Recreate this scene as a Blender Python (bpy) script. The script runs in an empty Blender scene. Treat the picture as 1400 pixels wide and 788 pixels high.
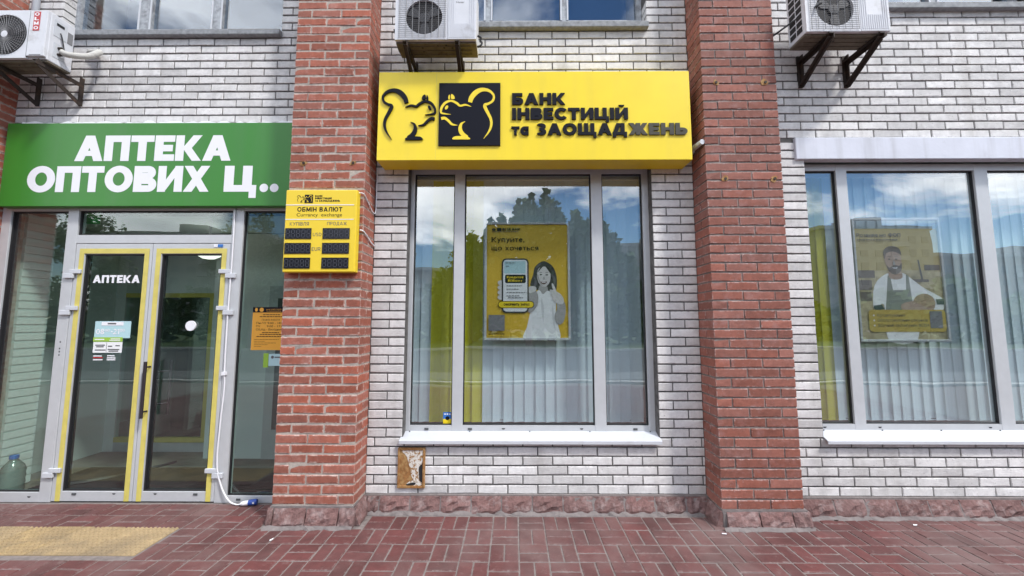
import bpy, bmesh, math, random
from math import sin, cos, pi, radians as R
from mathutils import Vector, Matrix
random.seed(7)
sc = bpy.context.scene
C = sc.collection

# ------------------------------------------------------------------ camera, sky, sun, exposure
cd = bpy.data.cameras.new('camera'); cam = bpy.data.objects.new('camera', cd); C.objects.link(cam)
cam.location = (0, -3.477, 1.601)
cam.rotation_euler = (R(90 + 5.174), 0, R(0.372))
cd.sensor_width = 36; cd.lens = 528.69 / 1400 * 36; cd.clip_start = .05; cd.clip_end = 3000
sc.camera = cam

SUN_EL, SUN_AZ = R(52), R(128)          # azimuth clockwise from +Y: in front of the facade, off to the right
w = bpy.data.worlds.new('World'); sc.world = w; w.use_nodes = True
nt = w.node_tree; N = nt.nodes; L = nt.links; N.clear()
def wn(t, **k):
    n = N.new(t)
    for a, b in k.items(): setattr(n, a, b)
    return n
def wmath(op, a, b=None, clamp=False):
    n = wn('ShaderNodeMath', operation=op, use_clamp=clamp)
    for i, v in enumerate((a, b)):
        if v is None: continue
        if isinstance(v, (int, float)): n.inputs[i].default_value = v
        else: L.new(v, n.inputs[i])
    return n.outputs[0]
sky = wn('ShaderNodeTexSky', sky_type='NISHITA', sun_disc=False, sun_elevation=SUN_EL, sun_rotation=SUN_AZ,
         air_density=1.0, dust_density=0.2, ozone_density=1.2)
tc = wn('ShaderNodeTexCoord'); sp = wn('ShaderNodeSeparateXYZ'); L.new(tc.outputs['Generated'], sp.inputs[0])
zz = wmath('ADD', wmath('MAXIMUM', sp.outputs[2], 0.0), 0.22)
cb = wn('ShaderNodeCombineXYZ')
L.new(wmath('DIVIDE', sp.outputs[0], zz), cb.inputs[0]); L.new(wmath('DIVIDE', sp.outputs[1], zz), cb.inputs[1])
cb.inputs[2].default_value = 5.5
n1 = wn('ShaderNodeTexNoise'); n1.inputs['Scale'].default_value = 1.05; n1.inputs['Detail'].default_value = 9; n1.inputs['Roughness'].default_value = .56
n1.inputs['Distortion'].default_value = .25
L.new(cb.outputs[0], n1.inputs['Vector'])
ramp = wn('ShaderNodeValToRGB'); ramp.color_ramp.elements[0].position = .48; ramp.color_ramp.elements[1].position = .57
L.new(n1.outputs[0], ramp.inputs[0])
n2 = wn('ShaderNodeTexNoise'); n2.inputs['Scale'].default_value = 2.3; n2.inputs['Detail'].default_value = 6
L.new(cb.outputs[0], n2.inputs['Vector'])
cr2 = wn('ShaderNodeValToRGB')
cr2.color_ramp.elements[0].position = .35; cr2.color_ramp.elements[0].color = (20, 20.8, 22.2, 1)
cr2.color_ramp.elements[1].position = .56; cr2.color_ramp.elements[1].color = (32, 32.4, 33, 1)
L.new(n2.outputs[0], cr2.inputs[0])
hsv = wn('ShaderNodeHueSaturation'); hsv.inputs['Saturation'].default_value = 1.3; hsv.inputs['Value'].default_value = 1.55; L.new(sky.outputs[0], hsv.inputs['Color'])
mx = wn('ShaderNodeMix', data_type='RGBA'); L.new(ramp.outputs[0], mx.inputs[0]); L.new(hsv.outputs[0], mx.inputs[6]); L.new(cr2.outputs[0], mx.inputs[7])
bg = wn('ShaderNodeBackground'); bg.inputs['Strength'].default_value = .14
L.new(mx.outputs[2], bg.inputs[0]); wo = wn('ShaderNodeOutputWorld'); L.new(bg.outputs[0], wo.inputs[0])

sd = bpy.data.lights.new('sun', 'SUN'); sun = bpy.data.objects.new('sun', sd); C.objects.link(sun)
sd.energy = 4.9; sd.angle = R(6); sd.color = (1, .97, .93)
sdir = Vector((cos(SUN_EL) * sin(SUN_AZ), cos(SUN_EL) * cos(SUN_AZ), sin(SUN_EL)))
sun.rotation_euler = sdir.to_track_quat('Z', 'Y').to_euler()

vs = sc.view_settings; vs.view_transform = 'Standard'; vs.look = 'None'; vs.gamma = 1; vs.exposure = -.5
try: vs.use_curve_mapping = False
except Exception: pass
sc.cycles.max_bounces = 8; sc.cycles.transparent_max_bounces = 16; sc.cycles.glossy_bounces = 4
sc.cycles.caustics_reflective = False; sc.cycles.caustics_refractive = False
sc.cycles.use_denoising = True

# ------------------------------------------------------------------ materials
M = {}
def mat(name, col, rough=.6, metal=0, var=0, noise=0, nscale=30, bump=0, bscale=60, dirt=None, dirt_scale=2, dirt_lo=.5, dirt_hi=.75, spec=.5, fine=None, emit=0, object_space=False, edge=None, streak=None):
    m = bpy.data.materials.new(name); m.use_nodes = True; t = m.node_tree; n = t.nodes; l = t.links
    b = n['Principled BSDF']; b.inputs['Roughness'].default_value = rough; b.inputs['Metallic'].default_value = metal
    b.inputs['Specular IOR Level'].default_value = spec
    def new(ty, **k):
        x = n.new(ty)
        for a, v in k.items(): setattr(x, a, v)
        return x
    geo = new('ShaderNodeNewGeometry'); co = new('ShaderNodeTexCoord')
    pos = co.outputs['Object'] if object_space else geo.outputs['Position']
    rgb = new('ShaderNodeRGB'); rgb.outputs[0].default_value = (*col, 1); cur = rgb.outputs[0]
    def noise_tex(scale, detail=5, rough_=.6):
        x = new('ShaderNodeTexNoise'); x.inputs['Scale'].default_value = scale; x.inputs['Detail'].default_value = detail; x.inputs['Roughness'].default_value = rough_
        l.new(pos, x.inputs['Vector']); return x.outputs[0]
    if var:
        oi = new('ShaderNodeObjectInfo')
        mr = new('ShaderNodeMapRange'); mr.inputs[3].default_value = 1 - var; mr.inputs[4].default_value = 1 + var; l.new(oi.outputs['Random'], mr.inputs[0])
        hs = new('ShaderNodeHueSaturation'); l.new(mr.outputs[0], hs.inputs['Value']); l.new(cur, hs.inputs['Color'])
        mr2 = new('ShaderNodeMapRange'); mr2.inputs[3].default_value = 1.05; mr2.inputs[4].default_value = .93
        ml = new('ShaderNodeMath', operation='FRACT'); mm = new('ShaderNodeMath', operation='MULTIPLY'); mm.inputs[1].default_value = 7.31
        l.new(oi.outputs['Random'], mm.inputs[0]); l.new(mm.outputs[0], ml.inputs[0]); l.new(ml.outputs[0], mr2.inputs[0]); l.new(mr2.outputs[0], hs.inputs['Saturation'])
        cur = hs.outputs[0]
    if noise:
        nz = noise_tex(nscale); mr = new('ShaderNodeMapRange'); mr.inputs[1].default_value = .25; mr.inputs[2].default_value = .75
        mr.inputs[3].default_value = 1 - noise; mr.inputs[4].default_value = 1 + noise; l.new(nz, mr.inputs[0])
        hs = new('ShaderNodeHueSaturation'); l.new(mr.outputs[0], hs.inputs['Value']); l.new(cur, hs.inputs['Color']); cur = hs.outputs[0]
    def layer(cur, c, scale, lo, hi, amt=1):
        nz = noise_tex(scale, 7, .65); mr = new('ShaderNodeMapRange'); mr.inputs[1].default_value = lo; mr.inputs[2].default_value = hi; mr.inputs[4].default_value = amt
        l.new(nz, mr.inputs[0]); x = new('ShaderNodeMix', data_type='RGBA'); l.new(mr.outputs[0], x.inputs[0]); l.new(cur, x.inputs[6]); x.inputs[7].default_value = (*c, 1); return x.outputs[2]
    if edge:                                  # mortar smears and wear along the arrises of a brick or paver
        ec, ew, lo, hi, hx, z0_, z1_, ax = edge
        se = new('ShaderNodeSeparateXYZ'); l.new(co.outputs['Object'], se.inputs[0])
        def mth(op, a, b_=None):
            x = new('ShaderNodeMath', operation=op)
            for i_, v_ in enumerate((a, b_)):
                if v_ is None: continue
                if isinstance(v_, (int, float)): x.inputs[i_].default_value = v_
                else: l.new(v_, x.inputs[i_])
            return x.outputs[0]
        dx = mth('SUBTRACT', hx, mth('ABSOLUTE', se.outputs[0])); dx = mth('ADD', dx, mth('LESS_THAN', dx, .0004)); q = se.outputs[ax]
        dz = mth('MINIMUM', mth('SUBTRACT', q, z0_), mth('SUBTRACT', z1_, q)); dd = mth('MINIMUM', dx, dz)
        wob = mth('MULTIPLY', mth('SUBTRACT', noise_tex(14, 4), .5), ew * 2.6)
        me_ = new('ShaderNodeMapRange'); me_.inputs[1].default_value = ew; me_.inputs[2].default_value = 0; l.new(mth('SUBTRACT', dd, wob), me_.inputs[0])
        mn = new('ShaderNodeMapRange'); mn.inputs[1].default_value = lo; mn.inputs[2].default_value = hi; l.new(noise_tex(33, 5, .7), mn.inputs[0])
        x = new('ShaderNodeMix', data_type='RGBA'); l.new(mth('MULTIPLY', me_.outputs[0], mn.outputs[0]), x.inputs[0]); l.new(cur, x.inputs[6]); x.inputs[7].default_value = (*ec, 1); cur = x.outputs[2]
    if dirt: cur = layer(cur, dirt, dirt_scale, dirt_lo, dirt_hi, .8)
    if fine: cur = layer(cur, fine[0], fine[1], fine[2], fine[3], fine[4] if len(fine) > 4 else 1)
    if streak:                                # rain runs: noise drawn out downwards
        mp = new('ShaderNodeMapping'); mp.inputs['Scale'].default_value = (streak[1], streak[1], streak[1] * .06); l.new(pos, mp.inputs[0])
        x = new('ShaderNodeTexNoise'); x.inputs['Scale'].default_value = 1; x.inputs['Detail'].default_value = 4; l.new(mp.outputs[0], x.inputs['Vector'])
        mr = new('ShaderNodeMapRange'); mr.inputs[1].default_value = .5; mr.inputs[2].default_value = .78; mr.inputs[4].default_value = streak[2]; l.new(x.outputs[0], mr.inputs[0])
        y_ = new('ShaderNodeMix', data_type='RGBA'); l.new(mr.outputs[0], y_.inputs[0]); l.new(cur, y_.inputs[6]); y_.inputs[7].default_value = (*streak[0], 1); cur = y_.outputs[2]
    l.new(cur, b.inputs['Base Color'])
    if bump:
        nz = noise_tex(bscale, 6); bp = new('ShaderNodeBump'); bp.inputs['Strength'].default_value = bump; bp.inputs['Distance'].default_value = .01; l.new(nz, bp.inputs['Height']); l.new(bp.outputs[0], b.inputs['Normal'])
    if emit:
        b.inputs['Emission Color'].default_value = (*col, 1); b.inputs['Emission Strength'].default_value = emit
    M[name] = m; return m
mat('white_brick', (.67, .655, .65), .75, var=.15, noise=.12, nscale=22, bump=.45, bscale=110, dirt=(.30, .29, .29), dirt_scale=3.2, dirt_lo=.53, dirt_hi=.85, fine=((.2, .19, .19), 60, .63, .70, .8), edge=((.30, .29, .29), .008, .46, .66, .125, 0, .067, 2), streak=((.36, .34, .32), 7, .45))
mat('white_mortar', (.11, .105, .103), .9, noise=.55, nscale=18, bump=.5, bscale=150)
mat('red_brick', (.30, .092, .058), .75, var=.2, noise=.24, nscale=30, bump=.4, bscale=120, dirt=(.46, .27, .24), dirt_scale=9, dirt_lo=.54, dirt_hi=.86, fine=((.55, .45, .42), 42, .64, .78, .6), edge=((.56, .43, .38), .012, .42, .6, .125, 0, .067, 2))
mat('rose_brick', (.255, .092, .066), .78, var=.2, noise=.24, nscale=30, bump=.4, bscale=120, dirt=(.38, .22, .21), dirt_scale=9, dirt_lo=.54, dirt_hi=.86, fine=((.5, .42, .41), 42, .64, .78, .6), edge=((.48, .36, .34), .010, .46, .64, .125, 0, .067, 2))
mat('buff_mortar', (.43, .38, .335), .9, noise=.25, nscale=40, bump=.5, bscale=150, dirt=(.16, .14, .13), dirt_scale=6, dirt_lo=.5, dirt_hi=.7)
mat('grey_mortar', (.2, .18, .165), .9, noise=.3, nscale=40, bump=.5, bscale=150, dirt=(.36, .32, .3), dirt_scale=3, dirt_lo=.5, dirt_hi=.7)
mat('plinth_stone', (.165, .092, .086), .92, var=.16, noise=.35, nscale=40, bump=.9, bscale=70, dirt=(.36, .29, .28), dirt_scale=13, dirt_lo=.5, dirt_hi=.74, fine=((.07, .05, .05), 9, .56, .74, .7))
mat('cement', (.19, .165, .16), .9, noise=.25, nscale=20, bump=.6, bscale=90)
mat('paver', (.115, .038, .036), .75, var=.18, noise=.2, nscale=16, bump=.35, bscale=90, dirt=(.165, .11, .104), dirt_scale=.9, dirt_lo=.47, dirt_hi=.68, fine=((.23, .165, .155), 13, .58, .8, .7), edge=((.22, .165, .155), .010, .45, .66, .0975, -.0466, .0466, 1), streak=((.05, .024, .023), 2.6, .75))
mat('paver_joint', (.2, .17, .16), .9, noise=.3, nscale=25, bump=.5, bscale=120)
mat('tactile', (.31, .225, .12), .8, var=.18, noise=.2, nscale=14, bump=.3, bscale=80, dirt=(.17, .13, .085), dirt_scale=4, dirt_lo=.42, dirt_hi=.7)
mat('sign_yellow', (.86, .65, .02), .36, streak=((.66, .5, .06), 7, .25), noise=.05, nscale=3, dirt=(.62, .47, .05), dirt_scale=2.2, dirt_lo=.6, dirt_hi=.95, bump=.03, bscale=8)
mat('board_yellow', (.80, .58, .03), .4)
mat('sign_ink', (.008, .009, .016), .6, spec=.12)
mat('worn_letter', (.045, .04, .028), .7, noise=.3, nscale=50)
mat('green_sign', (.034, .21, .02), .36, streak=((.06, .2, .05), 6, .5), noise=.06, nscale=2)
mat('white_vinyl', (.80, .80, .84), .4)
mat('aluminium', (.53, .545, .565), .42, metal=.15, noise=.05, nscale=12)
mat('white_sill', (.55, .57, .61), .45, noise=.05, nscale=8, dirt=(.45, .45, .47), dirt_scale=10, dirt_lo=.58, dirt_hi=.8)
mat('white_lintel', (.62, .64, .72), .6, streak=((.36, .36, .38), 9, .6), noise=.06, nscale=6, bump=.12, bscale=30, dirt=(.42, .42, .46), dirt_scale=7, dirt_lo=.6, dirt_hi=.85)
mat('old_frame', (.36, .38, .41), .6, noise=.35, nscale=25, dirt=(.16, .16, .17), dirt_scale=14, dirt_lo=.48, dirt_hi=.66)
mat('old_sill', (.24, .25, .265), .75, noise=.35, nscale=25, bump=.3)
mat('gasket', (.012, .012, .014), .6)
mat('tape_yellow', (.62, .53, .13), .5, noise=.12, nscale=10)
mat('steel', (.42, .42, .43), .3, metal=.9)
mat('dark_handle', (.07, .06, .07), .3, metal=.7)
mat('ac_white', (.62, .63, .67), .5, noise=.05, nscale=8, dirt=(.36, .35, .34), dirt_scale=7, dirt_lo=.55, dirt_hi=.8)
mat('ac_under', (.13, .11, .08), .8, noise=.3, nscale=14, dirt=(.07, .05, .03), dirt_scale=16, dirt_lo=.55, dirt_hi=.68)
mat('ac_dark', (.015, .015, .017), .7)
mat('ac_blade', (.05, .05, .055), .5)
mat('grille_wire', (.2, .2, .21), .5)
mat('black_wire', (.03, .03, .032), .5)
mat('rust_black', (.028, .018, .013), .75, noise=.4, nscale=25, dirt=(.11, .05, .02), dirt_scale=14, dirt_lo=.55, dirt_hi=.75)
mat('label_red', (.45, .02, .025), .5)
mat('pipe_wrap', (.5, .49, .46), .8, bump=.8, bscale=30)
mat('slat_grey', (.6, .71, .76), .75, var=.06)
mat('slat_green', (.58, .55, .02), .75, var=.05)
mat('dark_grey', (.07, .075, .08), .7)
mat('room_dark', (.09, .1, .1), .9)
mat('room_wall', (.6, .65, .62), .9)
mat('white_paint', (.74, .77, .76), .7)
mat('floor_tile', (.2, .18, .15), .6, noise=.2, nscale=6)
mat('mat_rib', (.022, .021, .024), .85)
mat('paper_orange', (.8, .38, .04), .6)
mat('paper_white', (.78, .79, .8), .6)
mat('sticker_green', (.3, .5, .05), .5)
mat('sticker_blue', (.03, .16, .5), .5)
mat('sticker_cyan', (.42, .62, .66), .5)
mat('ink_grey', (.1, .1, .11), .6)
mat('rust_hatch', (.30, .14, .045), .85, noise=.4, nscale=60, bump=.5, bscale=150, dirt=(.45, .29, .12), dirt_scale=25, dirt_lo=.45, dirt_hi=.62)
mat('peeling', (.66, .63, .58), .8, noise=.1, fine=((.30, .16, .06), 55, .5, .54, 1))
mat('poster_yellow', (.66, .43, .03), .55, noise=.05, nscale=5)
mat('skin_grey', (.62, .6, .58), .6); mat('skin_shade', (.36, .35, .34), .6); mat('hair_grey', (.03, .03, .032), .6); mat('dress', (.78, .79, .79), .6); mat('dress_fold', (.6, .61, .62), .6)
mat('lips', (.13, .06, .06), .5)
mat('photo_warm', (.46, .40, .25), .6, noise=.35, nscale=9, dirt=(.2, .17, .11), dirt_scale=6, dirt_lo=.45, dirt_hi=.7)
mat('apron', (.23, .25, .22), .6); mat('face_tan', (.42, .31, .25), .6); mat('beard', (.16, .135, .12), .6); mat('bread', (.36, .26, .17), .6, noise=.3, nscale=40); mat('tattoo', (.06, .09, .085), .6)  # apron and beard greyed: the sky reflection's wash is put into the print
mat('lamp_glow', (1, .97, .9), .5, emit=2.2)
mat('plug_blue', (.02, .07, .35), .4)
mat('water_pet', (.17, .22, .2), .15)
mat('led_green', (.02, .3, .07), .5)
mat('asphalt', (.075, .075, .078), .9, noise=.15, nscale=3, bump=.4, bscale=80)
mat('lane_grey', (.16, .16, .16), .9, noise=.15, nscale=3); mat('kerb', (.42, .41, .39), .85, noise=.15, nscale=4)
mat('lawn', (.05, .085, .025), .95, noise=.4, nscale=2)
mat('bark', (.09, .065, .045), .9, noise=.3, nscale=8)
mat('leaf', (.075, .125, .035), .6, noise=.4, nscale=1.2)
mat('panel_house', (.2, .2, .2), .85, noise=.12, nscale=.4)
mat('brick_house', (.16, .135, .12), .85, noise=.12, nscale=.4)
mat('house_window', (.06, .075, .09), .25)
mat('house_trim', (.25, .25, .25), .8)

def glass(name, tint, base, rough=0.0):
    m = bpy.data.materials.new(name); m.use_nodes = True; n = m.node_tree.nodes; l = m.node_tree.links; n.clear()
    lw = n.new('ShaderNodeLayerWeight'); lw.inputs[0].default_value = .5
    p = n.new('ShaderNodeMath'); p.operation = 'POWER'; p.inputs[1].default_value = 4; l.new(lw.outputs['Facing'], p.inputs[0])
    q = n.new('ShaderNodeMath'); q.operation = 'MULTIPLY_ADD'; q.inputs[1].default_value = .8; q.inputs[2].default_value = base; l.new(p.outputs[0], q.inputs[0])
    tr = n.new('ShaderNodeBsdfTransparent'); tr.inputs[0].default_value = (*tint, 1)
    gl = n.new('ShaderNodeBsdfGlossy'); gl.inputs['Roughness'].default_value = rough; gl.inputs['Color'].default_value = (.97, .985, 1, 1)
    nz = n.new('ShaderNodeTexNoise'); nz.inputs['Scale'].default_value = 2.2; nz.inputs['Detail'].default_value = 1
    g = n.new('ShaderNodeNewGeometry'); l.new(g.outputs['Position'], nz.inputs['Vector'])
    bp = n.new('ShaderNodeBump'); bp.inputs['Strength'].default_value = .12; bp.inputs['Distance'].default_value = .01; l.new(nz.outputs[0], bp.inputs['Height']); l.new(bp.outputs[0], gl.inputs['Normal'])
    x = n.new('ShaderNodeMixShader'); o = n.new('ShaderNodeOutputMaterial')
    l.new(q.outputs[0], x.inputs[0]); l.new(tr.outputs[0], x.inputs[1]); l.new(gl.outputs[0], x.inputs[2]); l.new(x.outputs[0], o.inputs[0]); M[name] = m
glass('glass', (.96, .99, .995), .165)
glass('door_glass', (.90, .98, .95), .075)
glass('upper_glass', (.80, .86, .92), .12)
glass('poster_glass', (.97, .97, .97), .02)

# ------------------------------------------------------------------ mesh helpers
class MB:
    def __init__(s): s.v = []; s.f = []; s.k = 0
    def face(s, pts):
        b = len(s.v); s.v += [tuple(p) for p in pts]; s.f.append(tuple(range(b, b + len(pts)))); return s
    def box(s, x0, x1, y0, y1, z0, z1):
        b = len(s.v)
        s.v += [(x, y, z) for z in (z0, z1) for y in (y0, y1) for x in (x0, x1)]
        for q in ((0, 2, 3, 1), (4, 5, 7, 6), (0, 1, 5, 4), (2, 6, 7, 3), (0, 4, 6, 2), (1, 3, 7, 5)): s.f.append(tuple(b + i for i in q))
        return s
    def prism(s, poly, y0, y1):              # poly: (x,z) counter-clockwise seen from the street; front face at y0
        b = len(s.v); n = len(poly)
        s.v += [(x, y0, z) for x, z in poly] + [(x, y1, z) for x, z in poly]
        s.f.append(tuple(range(b, b + n))); s.f.append(tuple(range(b + 2 * n - 1, b + n - 1, -1)))
        for i in range(n):
            j = (i + 1) % n; s.f.append((b + i, b + n + i, b + n + j, b + j))
        return s
    def flat(s, poly, y): return s.face([(x, y, z) for x, z in poly])
    def tube(s, pts, r, sides=8, cap=True, radii=None):
        pts = [Vector(p) for p in pts]; b = len(s.v); up = Vector((0, 0, 1)); prev = None
        for i, p in enumerate(pts):
            d = (pts[min(i + 1, len(pts) - 1)] - pts[max(i - 1, 0)]).normalized()
            if prev is None: a = d.cross(up if abs(d.z) < .9 else Vector((1, 0, 0))).normalized()
            else: a = (prev - d * prev.dot(d)).normalized()
            prev = a; c = d.cross(a); rr = radii[i] if radii else r
            for k in range(sides):
                t = 2 * pi * k / sides; s.v.append(tuple(p + a * (cos(t) * rr) + c * (sin(t) * rr)))
        for i in range(len(pts) - 1):
            for k in range(sides):
                k2 = (k + 1) % sides; s.f.append((b + i * sides + k, b + i * sides + k2, b + (i + 1) * sides + k2, b + (i + 1) * sides + k))
        if cap:
            s.f.append(tuple(b + k for k in range(sides - 1, -1, -1))); e = b + (len(pts) - 1) * sides; s.f.append(tuple(e + k for k in range(sides)))
        return s
    def bar(s, p, q, wx, wy):                # rectangular bar between two points
        p, q = Vector(p), Vector(q); d = (q - p).normalized(); a = Vector((1, 0, 0)); a = (a - d * a.dot(d)).normalized(); c = d.cross(a); b = len(s.v)
        for e in (p, q):
            for i, j in ((-1, -1), (1, -1), (1, 1), (-1, 1)): s.v.append(tuple(e + a * (i * wx / 2) + c * (j * wy / 2)))
        s.f += [(b, b + 1, b + 2, b + 3), (b + 7, b + 6, b + 5, b + 4)] + [(b + i, b + 4 + i, b + 4 + (i + 1) % 4, b + (i + 1) % 4) for i in range(4)]
        return s
    def lathe(s, prof, sides=20, c=(0, 0), z=0, axis='z', arc=2 * pi):
        b = len(s.v)
        for r, h in prof:
            for k in range(sides):
                t = 2 * pi * k / sides
                s.v.append((c[0] + r * cos(t), c[1] + r * sin(t), z + h) if axis == 'z' else (c[0] + r * cos(t), z + h, c[1] + r * sin(t)))
        for i in range(len(prof) - 1):
            for k in range(sides):
                k2 = (k + 1) % sides; q = (b + i * sides + k, b + i * sides + k2, b + (i + 1) * sides + k2, b + (i + 1) * sides + k)
                s.f.append(q if axis == 'z' else q[::-1])
        return s
    def mesh(s, name, m, smooth=False):
        me = bpy.data.meshes.new(name); me.from_pydata(s.v, [], s.f); me.materials.append(M[m] if isinstance(m, str) else m)
        if smooth: me.polygons.foreach_set('use_smooth', [True] * len(me.polygons))
        me.update(); return me
    def build(s, name, m, parent=None, smooth=False, fix=False):
        me = s.mesh(name, m, smooth)
        if fix:
            bm = bmesh.new(); bm.from_mesh(me); bmesh.ops.recalc_face_normals(bm, faces=bm.faces); bm.to_mesh(me); bm.free()
        o = bpy.data.objects.new(name, me); C.objects.link(o)
        if parent: o.parent = parent
        return o
def tag(o, label, cat, group=None, kind=None):
    o['label'] = label; o['category'] = cat
    if group: o['group'] = group
    if kind: o['kind'] = kind
    return o
def thing(name, label, cat, group=None, kind=None):
    o = bpy.data.objects.new(name, None); C.objects.link(o); o.empty_display_size = .1
    return tag(o, label, cat, group, kind)
def inst(name, me, parent, loc, scale=(1, 1, 1), rot=(0, 0, 0)):
    o = bpy.data.objects.new(name, me); C.objects.link(o); o.parent = parent; o.location = loc; o.scale = scale; o.rotation_euler = rot; return o
def bevel(o, wd, seg=2):
    b = o.modifiers.new('b', 'BEVEL'); b.width = wd; b.segments = seg; b.limit_method = 'ANGLE'; return o
def place(root, x, y, z):                    # put a thing's Empty at its base, parts keep their world places
    root.location = (x, y, z)
    for c in [c for c in bpy.data.objects if c.parent == root]: c.matrix_parent_inverse = Matrix.Translation((-x, -y, -z))

def catmull(pts, n=6, closed=True):
    out = []; m = len(pts); seg = m if closed else m - 1
    for i in range(seg):
        g = (lambda k: pts[k % m]) if closed else (lambda k: pts[max(0, min(m - 1, k))])
        p0, p1, p2, p3 = g(i - 1), g(i), g(i + 1), g(i + 2)
        for j in range(n):
            t = j / n
            out.append(tuple(.5 * ((2 * b) + (c - a) * t + (2 * a - 5 * b + 4 * c - d) * t * t + (3 * b - a - 3 * c + d) * t ** 3) for a, b, c, d in zip(p0, p1, p2, p3)))
    if not closed: out.append(tuple(pts[-1]))
    return out
def ccw(p):
    a = sum(p[i][0] * p[(i + 1) % len(p)][1] - p[(i + 1) % len(p)][0] * p[i][1] for i in range(len(p)))
    return p if a > 0 else p[::-1]
def ellipse(cx, cz, rx, rz, n=20, a=0):
    return [(cx + rx * cos(t) * cos(a) - rz * sin(t) * sin(a), cz + rx * cos(t) * sin(a) + rz * sin(t) * cos(a)) for t in [2 * pi * k / n for k in range(n)]]
def rrect(x0, x1, z0, z1, r, n=4):
    o = []
    for cx, cz, a0 in ((x1 - r, z0 + r, -pi / 2), (x1 - r, z1 - r, 0), (x0 + r, z1 - r, pi / 2), (x0 + r, z0 + r, pi)):
        o += [(cx + r * cos(a0 + pi / 2 * k / n), cz + r * sin(a0 + pi / 2 * k / n)) for k in range(n + 1)]
    return o
def ribbon(pts):                             # (x,z,width) points, smoothed -> closed outline
    p = catmull(pts, 6, False); lft = []; rgt = []
    for i in range(len(p)):
        a, b = p[max(0, i - 1)], p[min(len(p) - 1, i + 1)]; dx, dz = b[0] - a[0], b[1] - a[1]; l = math.hypot(dx, dz) or 1
        h = max(p[i][2], .2) / 2; lft.append((p[i][0] - dz / l * h, p[i][1] + dx / l * h)); rgt.append((p[i][0] + dz / l * h, p[i][1] - dx / l * h))
    return lft, rgt

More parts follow.
